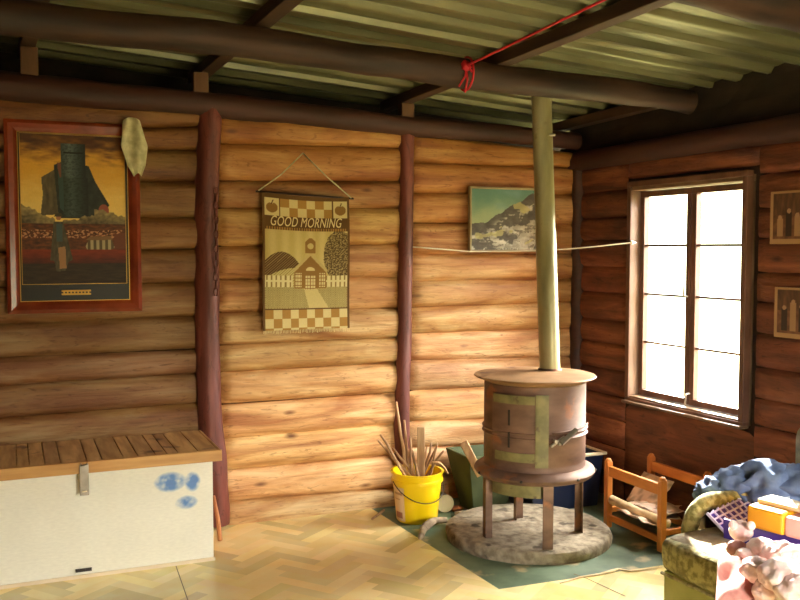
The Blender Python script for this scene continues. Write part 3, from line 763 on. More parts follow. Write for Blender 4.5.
# ---- tapestry
def art_tap(u, v):
    x = u * 567; y = (1 - v) * 940       # scaled space: 87 px wide, ~141 px tall
    dark = (104, 70, 28); cream = (222, 202, 140); tan = (176, 130, 58); mid = (150, 108, 46)
    if x < 14 or x > 553: return dark
    # woven texture
    wv = .96 + .04 * math.sin(x * .9)
    c = cream
    if y < 30: c = dark
    elif y < 150:
        if x < 105 or x > 462:
            c = cream
            cx_ = 60 if x < 300 else 507
            if (x - cx_) ** 2 / 1350 + (y - 96) ** 2 / 1200 < 1 and not ((x - cx_) ** 2 / 120 + (y - 62) ** 2 / 60 < 1): c = mid
            if abs(x - cx_ - (66 - y) * .4) < 4 and 45 < y < 72: c = dark
        elif x < 113 or x > 452: c = dark
        else:
            i = int((x - 113) / 57); j = int((y - 30) / 60); c = tan if (i + j) % 2 == 0 else cream
    elif y < 158: c = dark
    elif y < 225: c = dark
    elif y < 245: c = tan if int(x / 8) % 2 else dark
    elif y < 790:
        c = mixc((214, 192, 124), (200, 176, 104), .5 + .5 * math.sin(x / 13))
        # dark hill
        hy = 395 + 90 * ((x - 120) / 120.0) ** 2 * (1 if x > 120 else .9)
        if y > hy and x < 330: c = dark if (int(x + y) // 7 % 2) and (int(x - y) // 7 % 2) else (92, 64, 30)
        if y > hy and x < 330 and ((int(x + y * 1.0) % 18) < 4): c = (160, 134, 80)
        # pale field hill
        h2 = 505 + 80 * ((x - 210) / 200.0) ** 2
        if y > h2 and x < 420: c = (206, 188, 118) if ((int(x + y) % 18) < 13) else (150, 124, 64)
        # tree
        d = (x - 500) ** 2 / 105 ** 2 + (y - 420) ** 2 / 185 ** 2
        if d < 1 + .12 * fbm(x / 40, y / 40, 3): c = (96, 74, 36) if fbm(x / 9, y / 9, 5) > -.1 else (170, 148, 92)
        if 488 < x < 510 and 560 < y < 690: c = (110, 78, 34)
        # fence
        if 560 < y < 640 and (x < 190 or x > 400):
            c = (228, 214, 156) if (int(x) % 30) < 20 or 590 < y < 605 else (150, 124, 64)
        if y >= 640: c = (204, 186, 118) if ((int(x + y) % 16) < 8) ^ ((int(x - y) % 16) < 8) else (140, 118, 66)
        if inpoly(x, y, [(262, 640), (345, 640), (430, 790), (300, 790)]): c = (212, 192, 126)
        # schoolhouse
        if inpoly(x, y, [(200, 650), (200, 520), (307, 410), (412, 520), (412, 650)]): c = mid
        if inpoly(x, y, [(190, 520), (307, 388), (424, 520), (412, 535), (307, 418), (202, 535)]): c = (200, 176, 112)
        if 272 < x < 342 and 292 < y < 400:
            c = mid
            if y < 320 and abs(x - 307) > (y - 285): c = (208, 184, 116)
            if (x - 307) ** 2 + (y - 350) ** 2 < 420: c = (206, 184, 116)
        if (x - 307) ** 2 / 900 + (y - 520) ** 2 / 500 < 1 and y < 522: c = (220, 200, 140)
        for wx in (228, 386):
            if abs(x - wx) < 22 and 540 < y < 640: c = (224, 206, 146) if (int(x) % 14 > 3 and int(y) % 26 > 5) else mid
        if abs(x - 307) < 34 and 560 < y < 655: c = (224, 206, 146) if (int(x) % 17 > 3 and int(y) % 24 > 4) else mid
    elif y < 800: c = dark
    else:
        i = int((x - 14) / 54); j = int((y - 800) / 62); c = tan if (i + j) % 2 == 0 else cream
    return tuple(q * wv for q in c)
tl, tr, bl, br = onB(262, 192, -.10), onB(349, 197, -.10), onB(263, 331, -.10), onB(348, 330, -.10)
tw = tr.x - tl.x; th_ = tl.z - bl.z
tap = thing('wall_hanging', 'woven tapestry reading GOOD MORNING with schoolhouse, hung from a string', 'wall hanging', MB @ T(tl.x, tl.y, bl.z))
tp = panel('tapestry', tw, th_, 174, 290, art_tap, M_fabricp, tap, T(0, 0, 0))
for v in tp.data.vertices:
    v.co.y += .006 * math.sin(v.co.z * 9) - .004 * math.sin(v.co.x * 14); v.co.z += -.03 * (v.co.x / tw) * (v.co.z / th_) * .6 - .010 * math.sin(math.pi * v.co.x / tw) * (v.co.z / th_)
mm = tp.modifiers.new('s', 'SOLIDIFY'); mm.thickness = .004; mm.offset = 0
# lettering
def text_mesh(s, size, shear=0, extrude=.001):
    cu = bpy.data.curves.new('t', 'FONT'); cu.body = s; cu.size = size; cu.shear = shear; cu.extrude = extrude; cu.align_x = 'CENTER'
    cu.offset = 0; cu.space_character = 1.05
    o = bpy.data.objects.new('t', cu); COL.objects.link(o); dg = bpy.context.evaluated_depsgraph_get(); dg.update()
    me = bpy.data.meshes.new_from_object(o.evaluated_get(dg)); bpy.data.objects.remove(o); return me
me = text_mesh('GOOD MORNING', .068, .3)
bm = new(); bm.from_mesh(me); bpy.data.meshes.remove(me)
xs_ = [v.co.x for v in bm.verts]; wt = max(xs_) - min(xs_); k = (tw * .82) / wt; mid_ = (max(xs_) + min(xs_)) / 2
for v in bm.verts:
    x = (v.co.x - mid_) * k + tw / 2; z = v.co.y * 1.2 + th_ * (1 - 217 / 940.)
    z += -.03 * (x / tw) * .6 * (z / th_) - .010 * math.sin(math.pi * x / tw) * (z / th_)
    v.co = Vector((x, -.0035 - v.co.z * .5 + .006 * math.sin(z * 9) - .004 * math.sin(x * 14), z))
M_letter = mat('cream_thread', (226, 206, 148), None, .9)
obj('lettering', bm, M_letter, tp)
bm = new()
for k in range(60):
    x = tw * (k + .5) / 60; l = .014 + .008 * random.random(); tube(bm, [(x, 0, .004), (x + .003 * random.uniform(-1, 1), -.002, -l)], .002, 4)
fo = obj('fringe', bm, M_fabricp if False else M_letter, tap); 
bm = new(); r0 = Vector((-.035, .006, th_ + .004)); r1 = Vector((tw + .03, .006, th_ - .026)); tube(bm, [r0, r1], .006, 8); obj('rod', bm, M_beam, tap, smooth=True)
apex = onB(303, 153, -.07) - Vector((tl.x, tl.y, bl.z)); bm = new()
tube(bm, [r0 + Vector((.015, -.004, .004)), r0.lerp(apex, .5) + Vector((.012, 0, -.012)), apex], .0038, 6); tube(bm, [apex, r1.lerp(apex, .5) + Vector((-.01, 0, -.004)), r1 + Vector((-.015, -.004, .004))], .0038, 6)
obj('hanging_string', bm, M_cloth, tap, smooth=True)

# ---- landscape painting
def art_land(u, v):
    x = u; y = 1 - v
    n = fbm(x * 4, y * 4, 1)
    c = mixc((96, 138, 122), (164, 178, 138), sm(0, .6, y + .15 * n)); c = mixc(c, (124, 158, 156), max(0, fbm(x * 3 + 3, y * 5, 6)) * .8)
    ridge = .58 - .52 * sm(.0, .95, x) + .04 * fbm(x * 7, 0, 4)
    if y > ridge:
        f = fbm(x * 4, y * 5, 8); g_ = fbm(x * 11, y * 11, 2); h_ = fbm(x * 5 + 2 * g_ * .3, y * 6, 11)
        c = mixc((104, 100, 88), (66, 60, 50), .5 + .5 * g_)
        k = sm(-.1, .25, h_ + .5 * sm(.3, .8, y - ridge)) * sm(.04, .2, y - ridge)
        c = mixc(c, mixc((222, 216, 196), (150, 142, 124), .5 + .7 * g_), k * .9)
        if abs(h_) < .05: c = mixc(c, (74, 66, 54), .6)
        if f > .45: c = mixc(c, (196, 186, 120), .7)
    return c
c, w, h = wallpic([(468, 188), (546, 187), (548, 251), (470, 253)], -.085)
pic = thing('landscape_painting', 'small landscape painting of pale rocks and green sky behind flue pipe', 'painting', MB @ T(c.x, c.y, c.z - h / 2))
M_thin = mat('thin_pale_frame', (150, 132, 92), (176, 156, 112), .5, (6, 6, 6))
pframe(w, h, .014, .03, M_thin, pic, prof=.002)
panel('canvas', w - .02, h - .02, 130, 110, art_land, M_paint, pic, T(-w / 2 + .01, -.008, .01))
bm = new(); box(bm, (0, .004, h / 2), (w - .03, .01, h - .03)); obj('backing', bm, M_frame, pic)

# ---- sepia photographs on right wall
def art_photo(seed):
    def f(u, v):
        x = u; y = 1 - v; n = fbm(x * 9, y * 7, seed)
        if x < .05 or x > .95 or y < .05 or y > .9: return (176, 138, 92)
        c = mixc((88, 54, 34), (146, 102, 66), .4 + .5 * n)
        if y < .45: c = mixc((66, 40, 26), (118, 80, 50), .5 + .6 * fbm(x * 14, y * 3, seed + 2))
        for i, (px, hh) in enumerate(((.17, .38), (.32, .5), (.46, .42), (.6, .48), (.74, .4), (.87, .46))):
            t = 1 - hh
            if abs(x - px) < .05 and y > t - .2 + .1 * (seed % 2) and y < .86:
                c = (166, 128, 88) if (i + seed) % 2 else (54, 34, 24)
            if (x - px) ** 2 / .0012 + (y - (t - .22 + .1 * (seed % 2))) ** 2 / .0022 < 1: c = (172, 134, 96)
        return c
    return f
for (a, b, seed, lab) in (((771, 192), (775, 244), 3, 'upper sepia group photograph pinned on the log wall right of window'), ((775, 287), (778, 337), 6, 'lower sepia group photograph pinned on the log wall right of window')):
    tl = onR(a[0], a[1], -.055); bl_ = onR(b[0], b[1], -.055); h = tl.z - bl_.z; w = .36
    t_ = thing('sepia_photograph', lab, 'photograph', MR @ T(tl.x, -.05, bl_.z), 'sepia photographs beside the window')
    panel('print', w, h, 110, 80, art_photo(seed), M_paint, t_, T(0, -.006, 0))
    bm = new(); box(bm, (w / 2, 0, h / 2), (w, .010, h)); obj('backing_board', bm, M_cream, t_)

# ---- flue pipe and stove
SC = Vector((.742, 4.95, .065))         # centre of stove on the slab
slab = new()
prof = [(0, 0), (.452, 0), (.458, .03), (.45, .056), (.438, .064), (.3, .066), (0, .066)]
lathe(slab, prof, 72)
for v in slab.verts:
    a = math.atan2(v.co.y, v.co.x); r = math.hypot(v.co.x, v.co.y)
    if r > .4: k = 1 + .02 * noise.noise(Vector((math.cos(a) * 3, math.sin(a) * 3, v.co.z * 9))) + .008 * noise.noise(Vector((a * 9, v.co.z * 40, 1))); v.co.x *= k; v.co.y *= k
sc_ = atz(528, 532, .066); sc_.z = 0; sl_ = atz(528, 526.5, .058); sl_.z = 0
tag(obj('hearth_slab', slab, M_slab, M=T(sl_), smooth=True, angle=40), 'round rough cement slab under the drum stove', 'hearth')
SO = Vector((sc_.x + .03, sc_.y + .0, .066)); 
st = thing('drum_stove', 'rusty round drum stove on four legs standing on cement slab', 'stove', T(SO))
Zb, Zt = .375, .832
R_ = .272
bm = new(); zm = (Zb + Zt) / 2 - .02
pr = [(.001, Zb), (R_, Zb), (R_, Zb + .03), (R_ - .004, Zb + .04), (R_, Zb + .05), (R_, zm - .03), (R_ + .012, zm - .018), (R_ + .002, zm - .006), (R_ + .012, zm + .008), (R_, zm + .02), (R_, Zt), (.001, Zt)]
lathe(bm, pr, 80); drum = obj('drum', bm, M_rust, st, smooth=True, angle=50)
bm = new(); lathe(bm, [(0, Zt - .002), (R_ - .01, Zt - .002), (R_ + .01, Zt + .008), (.318, Zt + .022), (.326, Zt + .028), (.322, Zt + .034), (.2, Zt + .042), (0, Zt + .046)], 80); obj('top_plate', bm, M_rusttop, st, smooth=True, angle=40)
bm = new(); lathe(bm, [(.22, Zb - .045), (.305, Zb - .045), (.318, Zb - .035), (.326, Zb - .018), (.318, Zb - .004), (.285, Zb + .012), (.22, Zb + .012)], 80); 
# close the ring
obj('base_ring', bm, M_rust, st, smooth=True, angle=50)
bm = new(); lathe(bm, [(0, Zb - .02), (.225, Zb - .02)], 48); obj('ash_pan', bm, M_dark, st, solid=.01)
for (dx, dy, w_) in ((.03, -.29, .055), (-.275, -.09, .04), (.262, .0, .04), (-.05, .25, .055)):
    a = math.atan2(dy, dx); bm = new()
    rot = Matrix.Rotation(a, 3, 'Z')
    H = Zb - .02
    top = Vector((dx, dy, H)); 
    box(bm, (dx, dy, H / 2), (.006, w_, H), rot); 
    p = Vector((dx, dy, 0)) + rot @ Vector((-.018, w_ / 2 - .003, 0)); box(bm, (p.x, p.y, H / 2), (.036, .006, H), rot)
    obj('leg', bm, M_rust, st, bevel=.0015)
def curved(bm, a0, a1, z0, z1, r, th, n=18):
    vs = []
    for i in range(n + 1):
        a = math.radians(a0 + (a1 - a0) * i / n)     # angle 0 faces the viewer, positive to the right
        for rr in (r, r + th):
            for z in (z0, z1): vs.append(bm.verts.new((rr * math.sin(a), -rr * math.cos(a), z)))
    for i in range(n):
        k = i * 4; m_ = k + 4
        for f in ((0, 1), (1, 3), (3, 2), (2, 0)): bm.faces.new((vs[k + f[0]], vs[k + f[1]], vs[m_ + f[1]], vs[m_ + f[0]]))
    bm.faces.new((vs[0], vs[1], vs[3], vs[2])); bm.faces.new((vs[-4], vs[-2], vs[-1], vs[-3]))
def zpy(py): return CH - SO.z - (py - 250) / 900 * (SO.y - .25)      # height on the front of the drum
zt_, zb_ = zpy(396), zpy(465)
bm = new(); curved(bm, -60, 1, zb_, zt_, R_ + .001, .008); door = obj('door', bm, M_rust, st, smooth=True, angle=40)
bm = new(); curved(bm, -57, -8, zt_ - .048, zt_ - .004, R_ + .008, .006); obj('upper_strap', bm, M_strap, door, smooth=True, angle=40)
bm = new(); curved(bm, -54, -8, zb_ + .004, zb_ + .05, R_ + .008, .006); obj('lower_strap', bm, M_strap, door, smooth=True, angle=40)
bm = new(); curved(bm, -7.5, 6, zb_ - .02, zt_ + .004, R_ + .008, .008); obj('vertical_strap', bm, M_strap, door, smooth=True, angle=40)
for z in (zt_ - .12, zb_ + .115):
    bm = new(); curved(bm, -37, -35, z - .04, z + .04, R_ + .008, .005, 2); obj('hinge_pin', bm, M_dark, door)
def cyl_pt(a, r, z): a = math.radians(a); return Vector((r * math.sin(a), -r * math.cos(a), z))
bm = new(); zl = zpy(447)
tube(bm, [cyl_pt(8, R_ + .02, zl), cyl_pt(22, R_ + .03, zl + .05)], .009, 8); 
tube(bm, [cyl_pt(17, R_ + .045, zl + .02), cyl_pt(33, R_ + .05, zl + .085)], .016, 4)
tube(bm, [cyl_pt(12, R_ + .0, zl + .03), cyl_pt(12, R_ + .04, zl + .03)], .008, 8)
tube(bm, [cyl_pt(16, R_ + .0, zl + .015), cyl_pt(16, R_ + .04, zl + .015)], .008, 8)
obj('door_latch', bm, M_steel, st, bevel=.001)
bm = new(); tube(bm, [cyl_pt(a, R_ + .012, zl + .065 + .02 * (a - 10) / 60) for a in range(10, 72, 6)], .005, 8); obj('wire_handle', bm, M_rust, st, smooth=True)
bm = new(); curved(bm, -60, 6, Zb - .115, Zb - .05, .268, .008); obj('apron_strap', bm, M_strap, st, smooth=True, angle=40)
# bright rust flange tag: rim bolts
for a in (-70, -20, 35, 80):
    bm = new(); p = cyl_pt(a, .326, Zb - .02); bmesh.ops.create_icosphere(bm, subdivisions=2, radius=.008, matrix=T(p)); obj('bolt', bm, M_dark, st, smooth=True)
pb_ = atY(550, 371, SO.y + .10); pt_ = atY(541.5, 98, SO.y + .10)
zb0 = SO.z + Zt + .03; 
def pz(z): t = (z - pb_.z) / (pt_.z - pb_.z); return pb_.lerp(pt_, t)
p0 = pz(zb0); rb = MBi @ pz(2.6); zr = roofz(rb.x, rb.y) + .0
bm = new(); tube(bm, [p0 * 0, pz(1.7) - p0, pz(1.705) - p0, pz(zr + .35) - p0], [.056, .056, .0535, .0535], 32)
fl = thing('flue_pipe', 'tall pale metal flue pipe rising from the stove to the roof', 'pipe', T(p0))
obj('pipe', bm, M_flue, fl, smooth=True, angle=40)
bm = new(); lathe(bm, [(.056, 0), (.068, 0), (.066, .02), (.056, .025)], 32); obj('collar', bm, M_rust, fl, smooth=True)
q = atY(553, 135, SO.y + .06); bm = new(); tube(bm, [q - p0 + Vector((-.02, 0, 0)), q - p0 + Vector((.012, 0, 0))], .008, 8); obj('screw', bm, M_steel, fl)

# ---- white cord across
pts = [onB(413, 247, -.12), onB(440, 249, -.12), onB(470, 251.5, -.12), onB(505, 251.5, -.12)]
pts = [MB @ p for p in pts]
e = MR @ (onR(632, 242.5, -.06)); s_ = pts[-1]
for k in range(1, 11): u = k / 10; p = s_.lerp(e, u); p.z -= .012 * math.sin(math.pi * u); pts.append(p)
b0 = pts[0]; bm = new(); tube(bm, [p - b0 for p in pts], .0045, 6); 
tag(obj('white_cord', bm, M_white, M=T(b0), smooth=True), 'white cord stretched from slender post past the painting to window frame', 'cord')
e0 = MR @ onR(632, 242.5, -.062); bm = new(); bmesh.ops.create_icosphere(bm, subdivisions=2, radius=.013); tube(bm, [Vector((0, 0, 0)), MR.to_3x3() @ Vector((.0, .03, 0))], .004, 6)
tag(obj('nail', bm, M_white, M=T(e0), smooth=True), 'white nail on left edge of window frame holding the cord', 'nail')
# red cord
k0 = MB @ on_sline(466, 74, 1.20); k1 = MB @ on_sline(612, -4, 2.35)
k0 = MB @ on_sline(466, 66, 1.0 + .2)
t_ = thing('red_cord', 'red cord tied round the long log beam, running up to the roof', 'cord', T(k0))
bm = new(); ln = [Vector((0, 0, 0)).lerp(k1 - k0, i / 8) for i in range(9)]; tube(bm, ln, .0055, 6); obj('line', bm, M_red, t_, smooth=True)
bm = new(); blob(bm, (0, 0, 0), (.026, .02, .026), 3, .35, 3, 3); obj('knot', bm, M_red, t_, smooth=True)
for j, (dx, dz) in enumerate(((-.035, -.10), (-.005, -.13), (.03, -.03))):
    bm = new(); tube(bm, [(0, 0, 0), (dx * .3 + .008, -.01, dz * .5), (dx, -.005, dz)], .0055, 6); obj('cord_end', bm, M_red, t_, smooth=True)
bm = new(); cb = MB @ ((on_sline(466, 74, 1.12)))
pts = []
for i in range(25):
    a = 2 * math.pi * i / 24; pts.append((cb - k0) + (NB * math.cos(a) + Vector((0, 0, 1)) * math.sin(a)) * .082)
tube(bm, pts, .0055, 6, caps=False); obj('loop', bm, M_red, t_, smooth=True)

# ---- bucket with kindling
BC = atY(417, 518, 5.28); BC.z = 0
bk = thing('bucket', 'bright yellow plastic bucket full of kindling beside the stove', 'bucket', T(BC))
bm = new(); r0, r1, hb = .122, .149, .295
lathe(bm, [(0, .0), (r0 - .006, .0), (r0, .008), (r1 - .004, hb - .06), (r1 + .006, hb - .058), (r1 + .006, hb - .045), (r1, hb - .04), (r1 + .002, hb - .01), (r1 + .01, hb - .006), (r1 + .01, hb), (r1 - .004, hb), (r1 - .006, hb - .02), (r0 - .006, .012), (0, .012)], 64)
obj('bucket_body', bm, M_yel, bk, smooth=True, angle=40)
bm = new()
pts = [Vector(((r1 + .008) * math.cos(a), -(r1 + .012) * abs(math.sin(a)) * 1.0, hb - .05 - .11 * math.sin(a))) for a in [math.pi * i / 20 for i in range(21)]]
rz = RZ(math.radians(25)).to_3x3(); tube(bm, [rz @ p for p in pts], .0028, 6); obj('wire_handle', bm, M_dark, bk, smooth=True)
def label_art(u, v):
    c = (236, 206, 160)
    if u > .2 and u < .85 and .78 < v < .84: c = (190, 150, 110)
    if u > .2 and u < .7 and .62 < v < .66: c = (200, 160, 120)
    if .15 < u < .8 and .08 < v < .26: c = (172, 118, 84)
    return c
lp = panel('label', 1, 1, 24, 60, label_art, M_paint, bk, T(0, 0, 0))
for v in lp.data.vertices:
    a = math.radians(-76 + 42 * v.co.x); z = .015 + v.co.z * .20; r = r0 + (r1 - r0) * z / hb + .0025; v.co = Vector((r * math.sin(a), -r * math.cos(a), z))
rnd = random.Random(12)
sticks = [(-.06, .02, 385, 418, .012, 'long crooked stick'), ]
specs = [((405, 466), (396, 402), .011), ((400, 466), (381, 434), .010), ((399, 464), (377, 441), .010), ((408, 465), (404, 420), .009), ((412, 466), (393, 448), .009),
         ((415, 466), (407, 445), .008), ((426, 466), (431, 443), .009), ((428, 464), (436, 448), .009), ((430, 466), (443, 450), .010), ((424, 466), (427, 447), .007),
         ((411, 466), (410, 437), .010), ((432, 466), (437, 443), .007), ((418, 466), (413, 450), .010), ((404, 464), (384, 446), .008)]
def stick_obj(base, tip, r, lab, k, dead=True, tint=(1, 1, 1), name='kindling_stick'):
    d = tip - base; bm = new(); n = 7; pts = []; rs = []
    side = d.cross(Vector((0, 1, 0))).normalized()
    for i in range(n):
        u = i / (n - 1); pts.append(d * u + side * .012 * noise.noise(Vector((u * 3, k * 2.3, 0)))); rs.append(r * (1.15 - .45 * u))
    tube(bm, pts, rs, 8, wob=.3, seed=k); paint(bm, bm.verts, tint)
    return tag(obj(name, bm, M_stick, M=T(base), smooth=True), lab, 'stick', 'kindling sticks in the yellow bucket' if dead else None)
labs = ['longest upright kindling stick in the yellow bucket', 'kindling stick leaning far left out of the bucket, upper of two', 'kindling stick leaning far left out of the bucket, lower of two', 'thin stick beside the longest one in the yellow bucket',
        'short stick leaning left in the middle of kindling', 'short thin stick left of the thick split piece', 'thin twig just right of the thick split piece', 'twig standing at right side of the yellow bucket',
        'stick leaning right over rim of the yellow bucket', 'thinnest twig touching the thick split piece', 'straight stick in the centre of the kindling', 'tallest twig at right of the yellow bucket',
        'stout stick just left of the split piece', 'low stick resting on left rim of the yellow bucket']
for k, ((bx, by), (tx, ty), r) in enumerate(specs):
    tipY = BC.y + rnd.uniform(-.04, .06); tip = atY(tx, ty, tipY); rim = atY(bx, by, BC.y + rnd.uniform(-.06, .05)); d = rim - tip; base = rim + d * (.2 / max(.05, abs(d.z)))
    off = Vector((base.x - BC.x, base.y - BC.y, 0)); base.z = max(.05, base.z)
    if off.length > .10: off = off * (.10 / off.length); base.x = BC.x + off.x; base.y = BC.y + off.y
    t = rnd.uniform(.7, 1.05); stick_obj(base, tip, r, labs[k], k, tint=(t, t * .95, t * .9))
base = atY(421, 470, BC.y); base.z = .06; tip = atY(419.5, 427, BC.y); bm = new(); d = tip - base
box(bm, (0, 0, d.z / 2), (.045, .03, d.z)); paint(bm, bm.verts, (.85, .85, .8))
tag(obj('split_firewood', bm, M_stick, M=T(base), bevel=.004), 'thick square split piece of wood standing upright in the bucket', 'firewood', 'kindling sticks in the yellow bucket')
bm = new(); p = [atY(x, y, BC.y - .05) for x, y in ((432, 462), (440, 463), (445, 468), (448, 474))]; tube(bm, [q - p[0] for q in p], [.012, .014, .012, .008], 8, flat=.5, wob=.3); paint(bm, bm.verts, (1.15, 1.1, .95))
tag(obj('bark_curl', bm, M_stick, M=T(p[0]), smooth=True), 'pale curl of bark hanging over right rim of the bucket', 'bark')
# bark log and chips on the green floor
p = [atz(x, y, .03) for x, y in ((421, 537), (424, 528), (434, 521), (447, 520))]; bm = new(); ps = []
for i in range(13):
    f = i / 12 * 3; k = min(int(f), 2); ps.append(p[k].lerp(p[k + 1], f - k) - p[0])
tube(bm, ps, [.016 + .008 * math.sin(math.pi * i / 12) for i in range(13)], 10, wob=.5, seed=3)
tag(obj('bark_piece', bm, M_bark, M=T(p[0]), smooth=True), 'curved grey piece of bark on the green floor before the bucket', 'bark')
for (px, py, r, lab, m_) in ((457, 511, .03, 'reddish chip of brick on the floor beside the cement slab', M_brick), (431, 507, .022, 'small dark chip of wood just behind the curved bark', M_bark), (462, 517, .035, 'grey stone lying against the cement slab left of stove', M_bark)):
    bm = new(); blob(bm, (0, 0, r * .5), (r * 1.4, r, r * .6), px, .3, 1.6, 2); tag(obj('floor_chip', bm, m_, M=T(atz(px, py, 0))), lab, 'rubble', 'rubble between bucket and slab')
p, q = atz(372, 519, .012), atz(384, 510, .012)
bm = new(); tube(bm, [p * 0, (q - p)], [.006, .008], 6, wob=.3); paint(bm, bm.verts, .7); tag(obj('stick', bm, M_stick, M=T(p)), 'thin stick on the floor against the wall left of bucket', 'stick')
# tin lying by the bucket
c = atY(445, 497, 5.42); bm = new(); ax = Vector((.25, -1, .05)).normalized()
tt = thing('tin', 'pale round tin lying on its side between bucket and green box', 'tin', T(c.x, c.y, 0))
zc = .055
tube(bm, [Vector((0, 0, zc)), Vector((0, 0, zc)) - ax * .10], .05, 32); obj('tin_body', bm, M_steel, tt, smooth=True, angle=40)
bm = new(); tube(bm, [Vector((0, 0, zc)), Vector((0, 0, zc)) + ax * .008], .054, 32); obj('lid', bm, M_tin, tt, smooth=True, angle=40)

def tubshell(w, d, h, t, flare):
    bm = new()
    def ring(w, d, z): return [bm.verts.new((sx * w / 2, sy * d / 2, z)) for sx, sy in ((-1, -1), (1, -1), (1, 1), (-1, 1))]
    R = [ring(w - flare, d - flare, 0), ring(w, d, h), ring(w - 2 * t, d - 2 * t, h), ring(w - flare - 2 * t, d - flare - 2 * t, t)]
    bm.faces.new(R[0][::-1]); bm.faces.new(R[3])
    for a, b in zip(R, R[1:]):
        for k in range(4): bm.faces.new((a[k], a[(k + 1) % 4], b[(k + 1) % 4], b[k]))
    return bm
# ---- green wood box and navy tub behind the stove
gb = MBi @ atz(466, 500, 0)
gx = thing('green_wood_box', 'faded green wooden box standing on floor behind left of stove', 'box', MB @ T(gb.x + .02, -.30, 0))
gw, gd, gh = .36, .32, .36
obj('box_body', tubshell(gw, gd, gh, .02, .14), M_boxgreen, gx, bevel=.004)
bm = new(); box(bm, (0, -gd / 2 - .008, gh - .03), (gw, .014, .04)); obj('batten', bm, M_boxgreen, gx, bevel=.002)
p, q = atY(477, 468, 5.30), atY(467, 449, 5.30); d = q - p; bm = new(); box(bm, d / 2, (.05, .03, d.length + .1), Matrix.Rotation(math.atan2(d.x, d.z), 3, 'Y')); paint(bm, bm.verts, (1.35, 1.4, 1.4))
tag(obj('split_firewood', bm, M_stick, M=T(p), bevel=.005), 'pale split billet poking out of the green box beside stove', 'firewood')
nv = MBi @ atY(588, 470, 5.62)
NBX = thing('storage_tub', 'navy plastic tub with pale rim behind the stove', 'tub', MB @ T(-.42, -.40, 0))
bm = new(); vs = []
tw_, td_, thh = .52, .34, .335
obj('tub_body', tubshell(tw_, td_, thh, .01, .05), M_navy, NBX, bevel=.006)
bm = new()
for sx in (-1, 1): box(bm, (sx * (tw_ / 2 + .004), 0, thh), (.024, td_ + .03, .018))
for sy in (-1, 1): box(bm, (0, sy * (td_ / 2 + .004), thh), (tw_ + .03, .024, .018))
obj('rim', bm, M_cream, NBX, bevel=.004)

# ---- small wooden rack with papers
def rk(px, py, z): return atz(px, py, z)
HR = .385
fA, fB = rk(608.5, 461, HR), rk(662.5, 480, HR); rA, rB = rk(654, 457, HR), rk(709, 477, HR)
rack = thing('wooden_rack', 'low orange pine rack with two rail ends standing between stove and sofa', 'rack', T(fA.x, fA.y, 0) @ RZ(math.atan2((fB - fA).y, (fB - fA).x)))
RI = rack.matrix_world.inverted()
fB_, rA_, rB_ = RI @ fB, RI @ rA, RI @ rB
ln_ = fB_.x; dep = rA_.y
for (yy, nm) in ((0, 'front'), (dep, 'rear')):
    for xx in (0, ln_):
        bm = new(); box(bm, (xx, yy, HR / 2), (.036, .036, HR)); bmesh.ops.create_icosphere(bm, subdivisions=2, radius=.019, matrix=T(xx, yy, HR)); obj('leg', bm, M_bed, rack, bevel=.004)
    bm = new(); box(bm, (ln_ / 2, yy, HR - .055), (ln_ - .036, .024, .06)); obj('top_rail', bm, M_pine, rack, bevel=.005)
    bm = new(); box(bm, (ln_ / 2, yy, .06), (ln_ - .036, .022, .035)); obj('lower_rail', bm, M_pine, rack, bevel=.004)
for xx in (0, ln_):
    bm = new(); box(bm, (xx, dep / 2, .10), (.022, abs(dep) - .036, .03)); obj('cross_rail', bm, M_bed, rack, bevel=.003)
bm = new(); tube(bm, [(-.01, -.02 * (1 if dep > 0 else -1) + .03, .165), (ln_ * .5, .03, .15), (ln_ + .01, .03, .15)], [.026, .022, .024], 12, wob=.12)
tag(obj('rolled_canvas', bm, M_canvas, M=rack.matrix_world.copy(), smooth=True), 'rolled cream canvas lying along front of the wooden rack', 'cloth')
rnd = random.Random(4)
plabs = ['bottom folded newspaper in the wooden rack', 'folded newspaper sloping left in the wooden rack', 'top crumpled newspaper in the wooden rack', 'newspaper sticking up at back of the wooden rack', 'paper hanging below front rail of the wooden rack']
for i in range(5):
    bm = new(); g = []; W_, H_ = .26, .2
    for a in range(13):
        row = []
        for b in range(9):
            u, v = a / 12 - .5, b / 8 - .5; row.append(bm.verts.new((u * W_, v * H_, .02 * noise.noise(Vector((u * 4 + i * 3, v * 4, i))) + .012 * abs(u) * (1 if i % 2 else -1))))
        g.append(row)
    for a in range(12):
        for b in range(8): bm.faces.new((g[a][b], g[a + 1][b], g[a + 1][b + 1], g[a][b + 1]))
    L = bm.verts.layers.float_color.new('Col')
    for v in bm.verts:
        t = .55 if (noise.noise(Vector((v.co.x * 40 + i * 9, v.co.y * 60, 0))) > .15) else 1.0; v[L] = (t, t * .9, t * .88, 1)
    M_ = rack.matrix_world @ T(ln_ * .5 + rnd.uniform(-.03, .03), dep * .5 + rnd.uniform(-.02, .02), .135 + .018 * i) @ RZ(rnd.uniform(-.5, .5)) @ RX(rnd.uniform(-.12, .12))
    if i == 3: M_ = rack.matrix_world @ T(ln_ * .3, dep * .62, .22) @ RX(.9)
    if i == 4: M_ = rack.matrix_world @ T(ln_ * .62, dep * .12, .12) @ RX(-.35)
    tag(obj('newspaper', bm, M_paper, M=M_, smooth=True, solid=.004), plabs[i], 'newspaper', 'papers in the wooden rack')

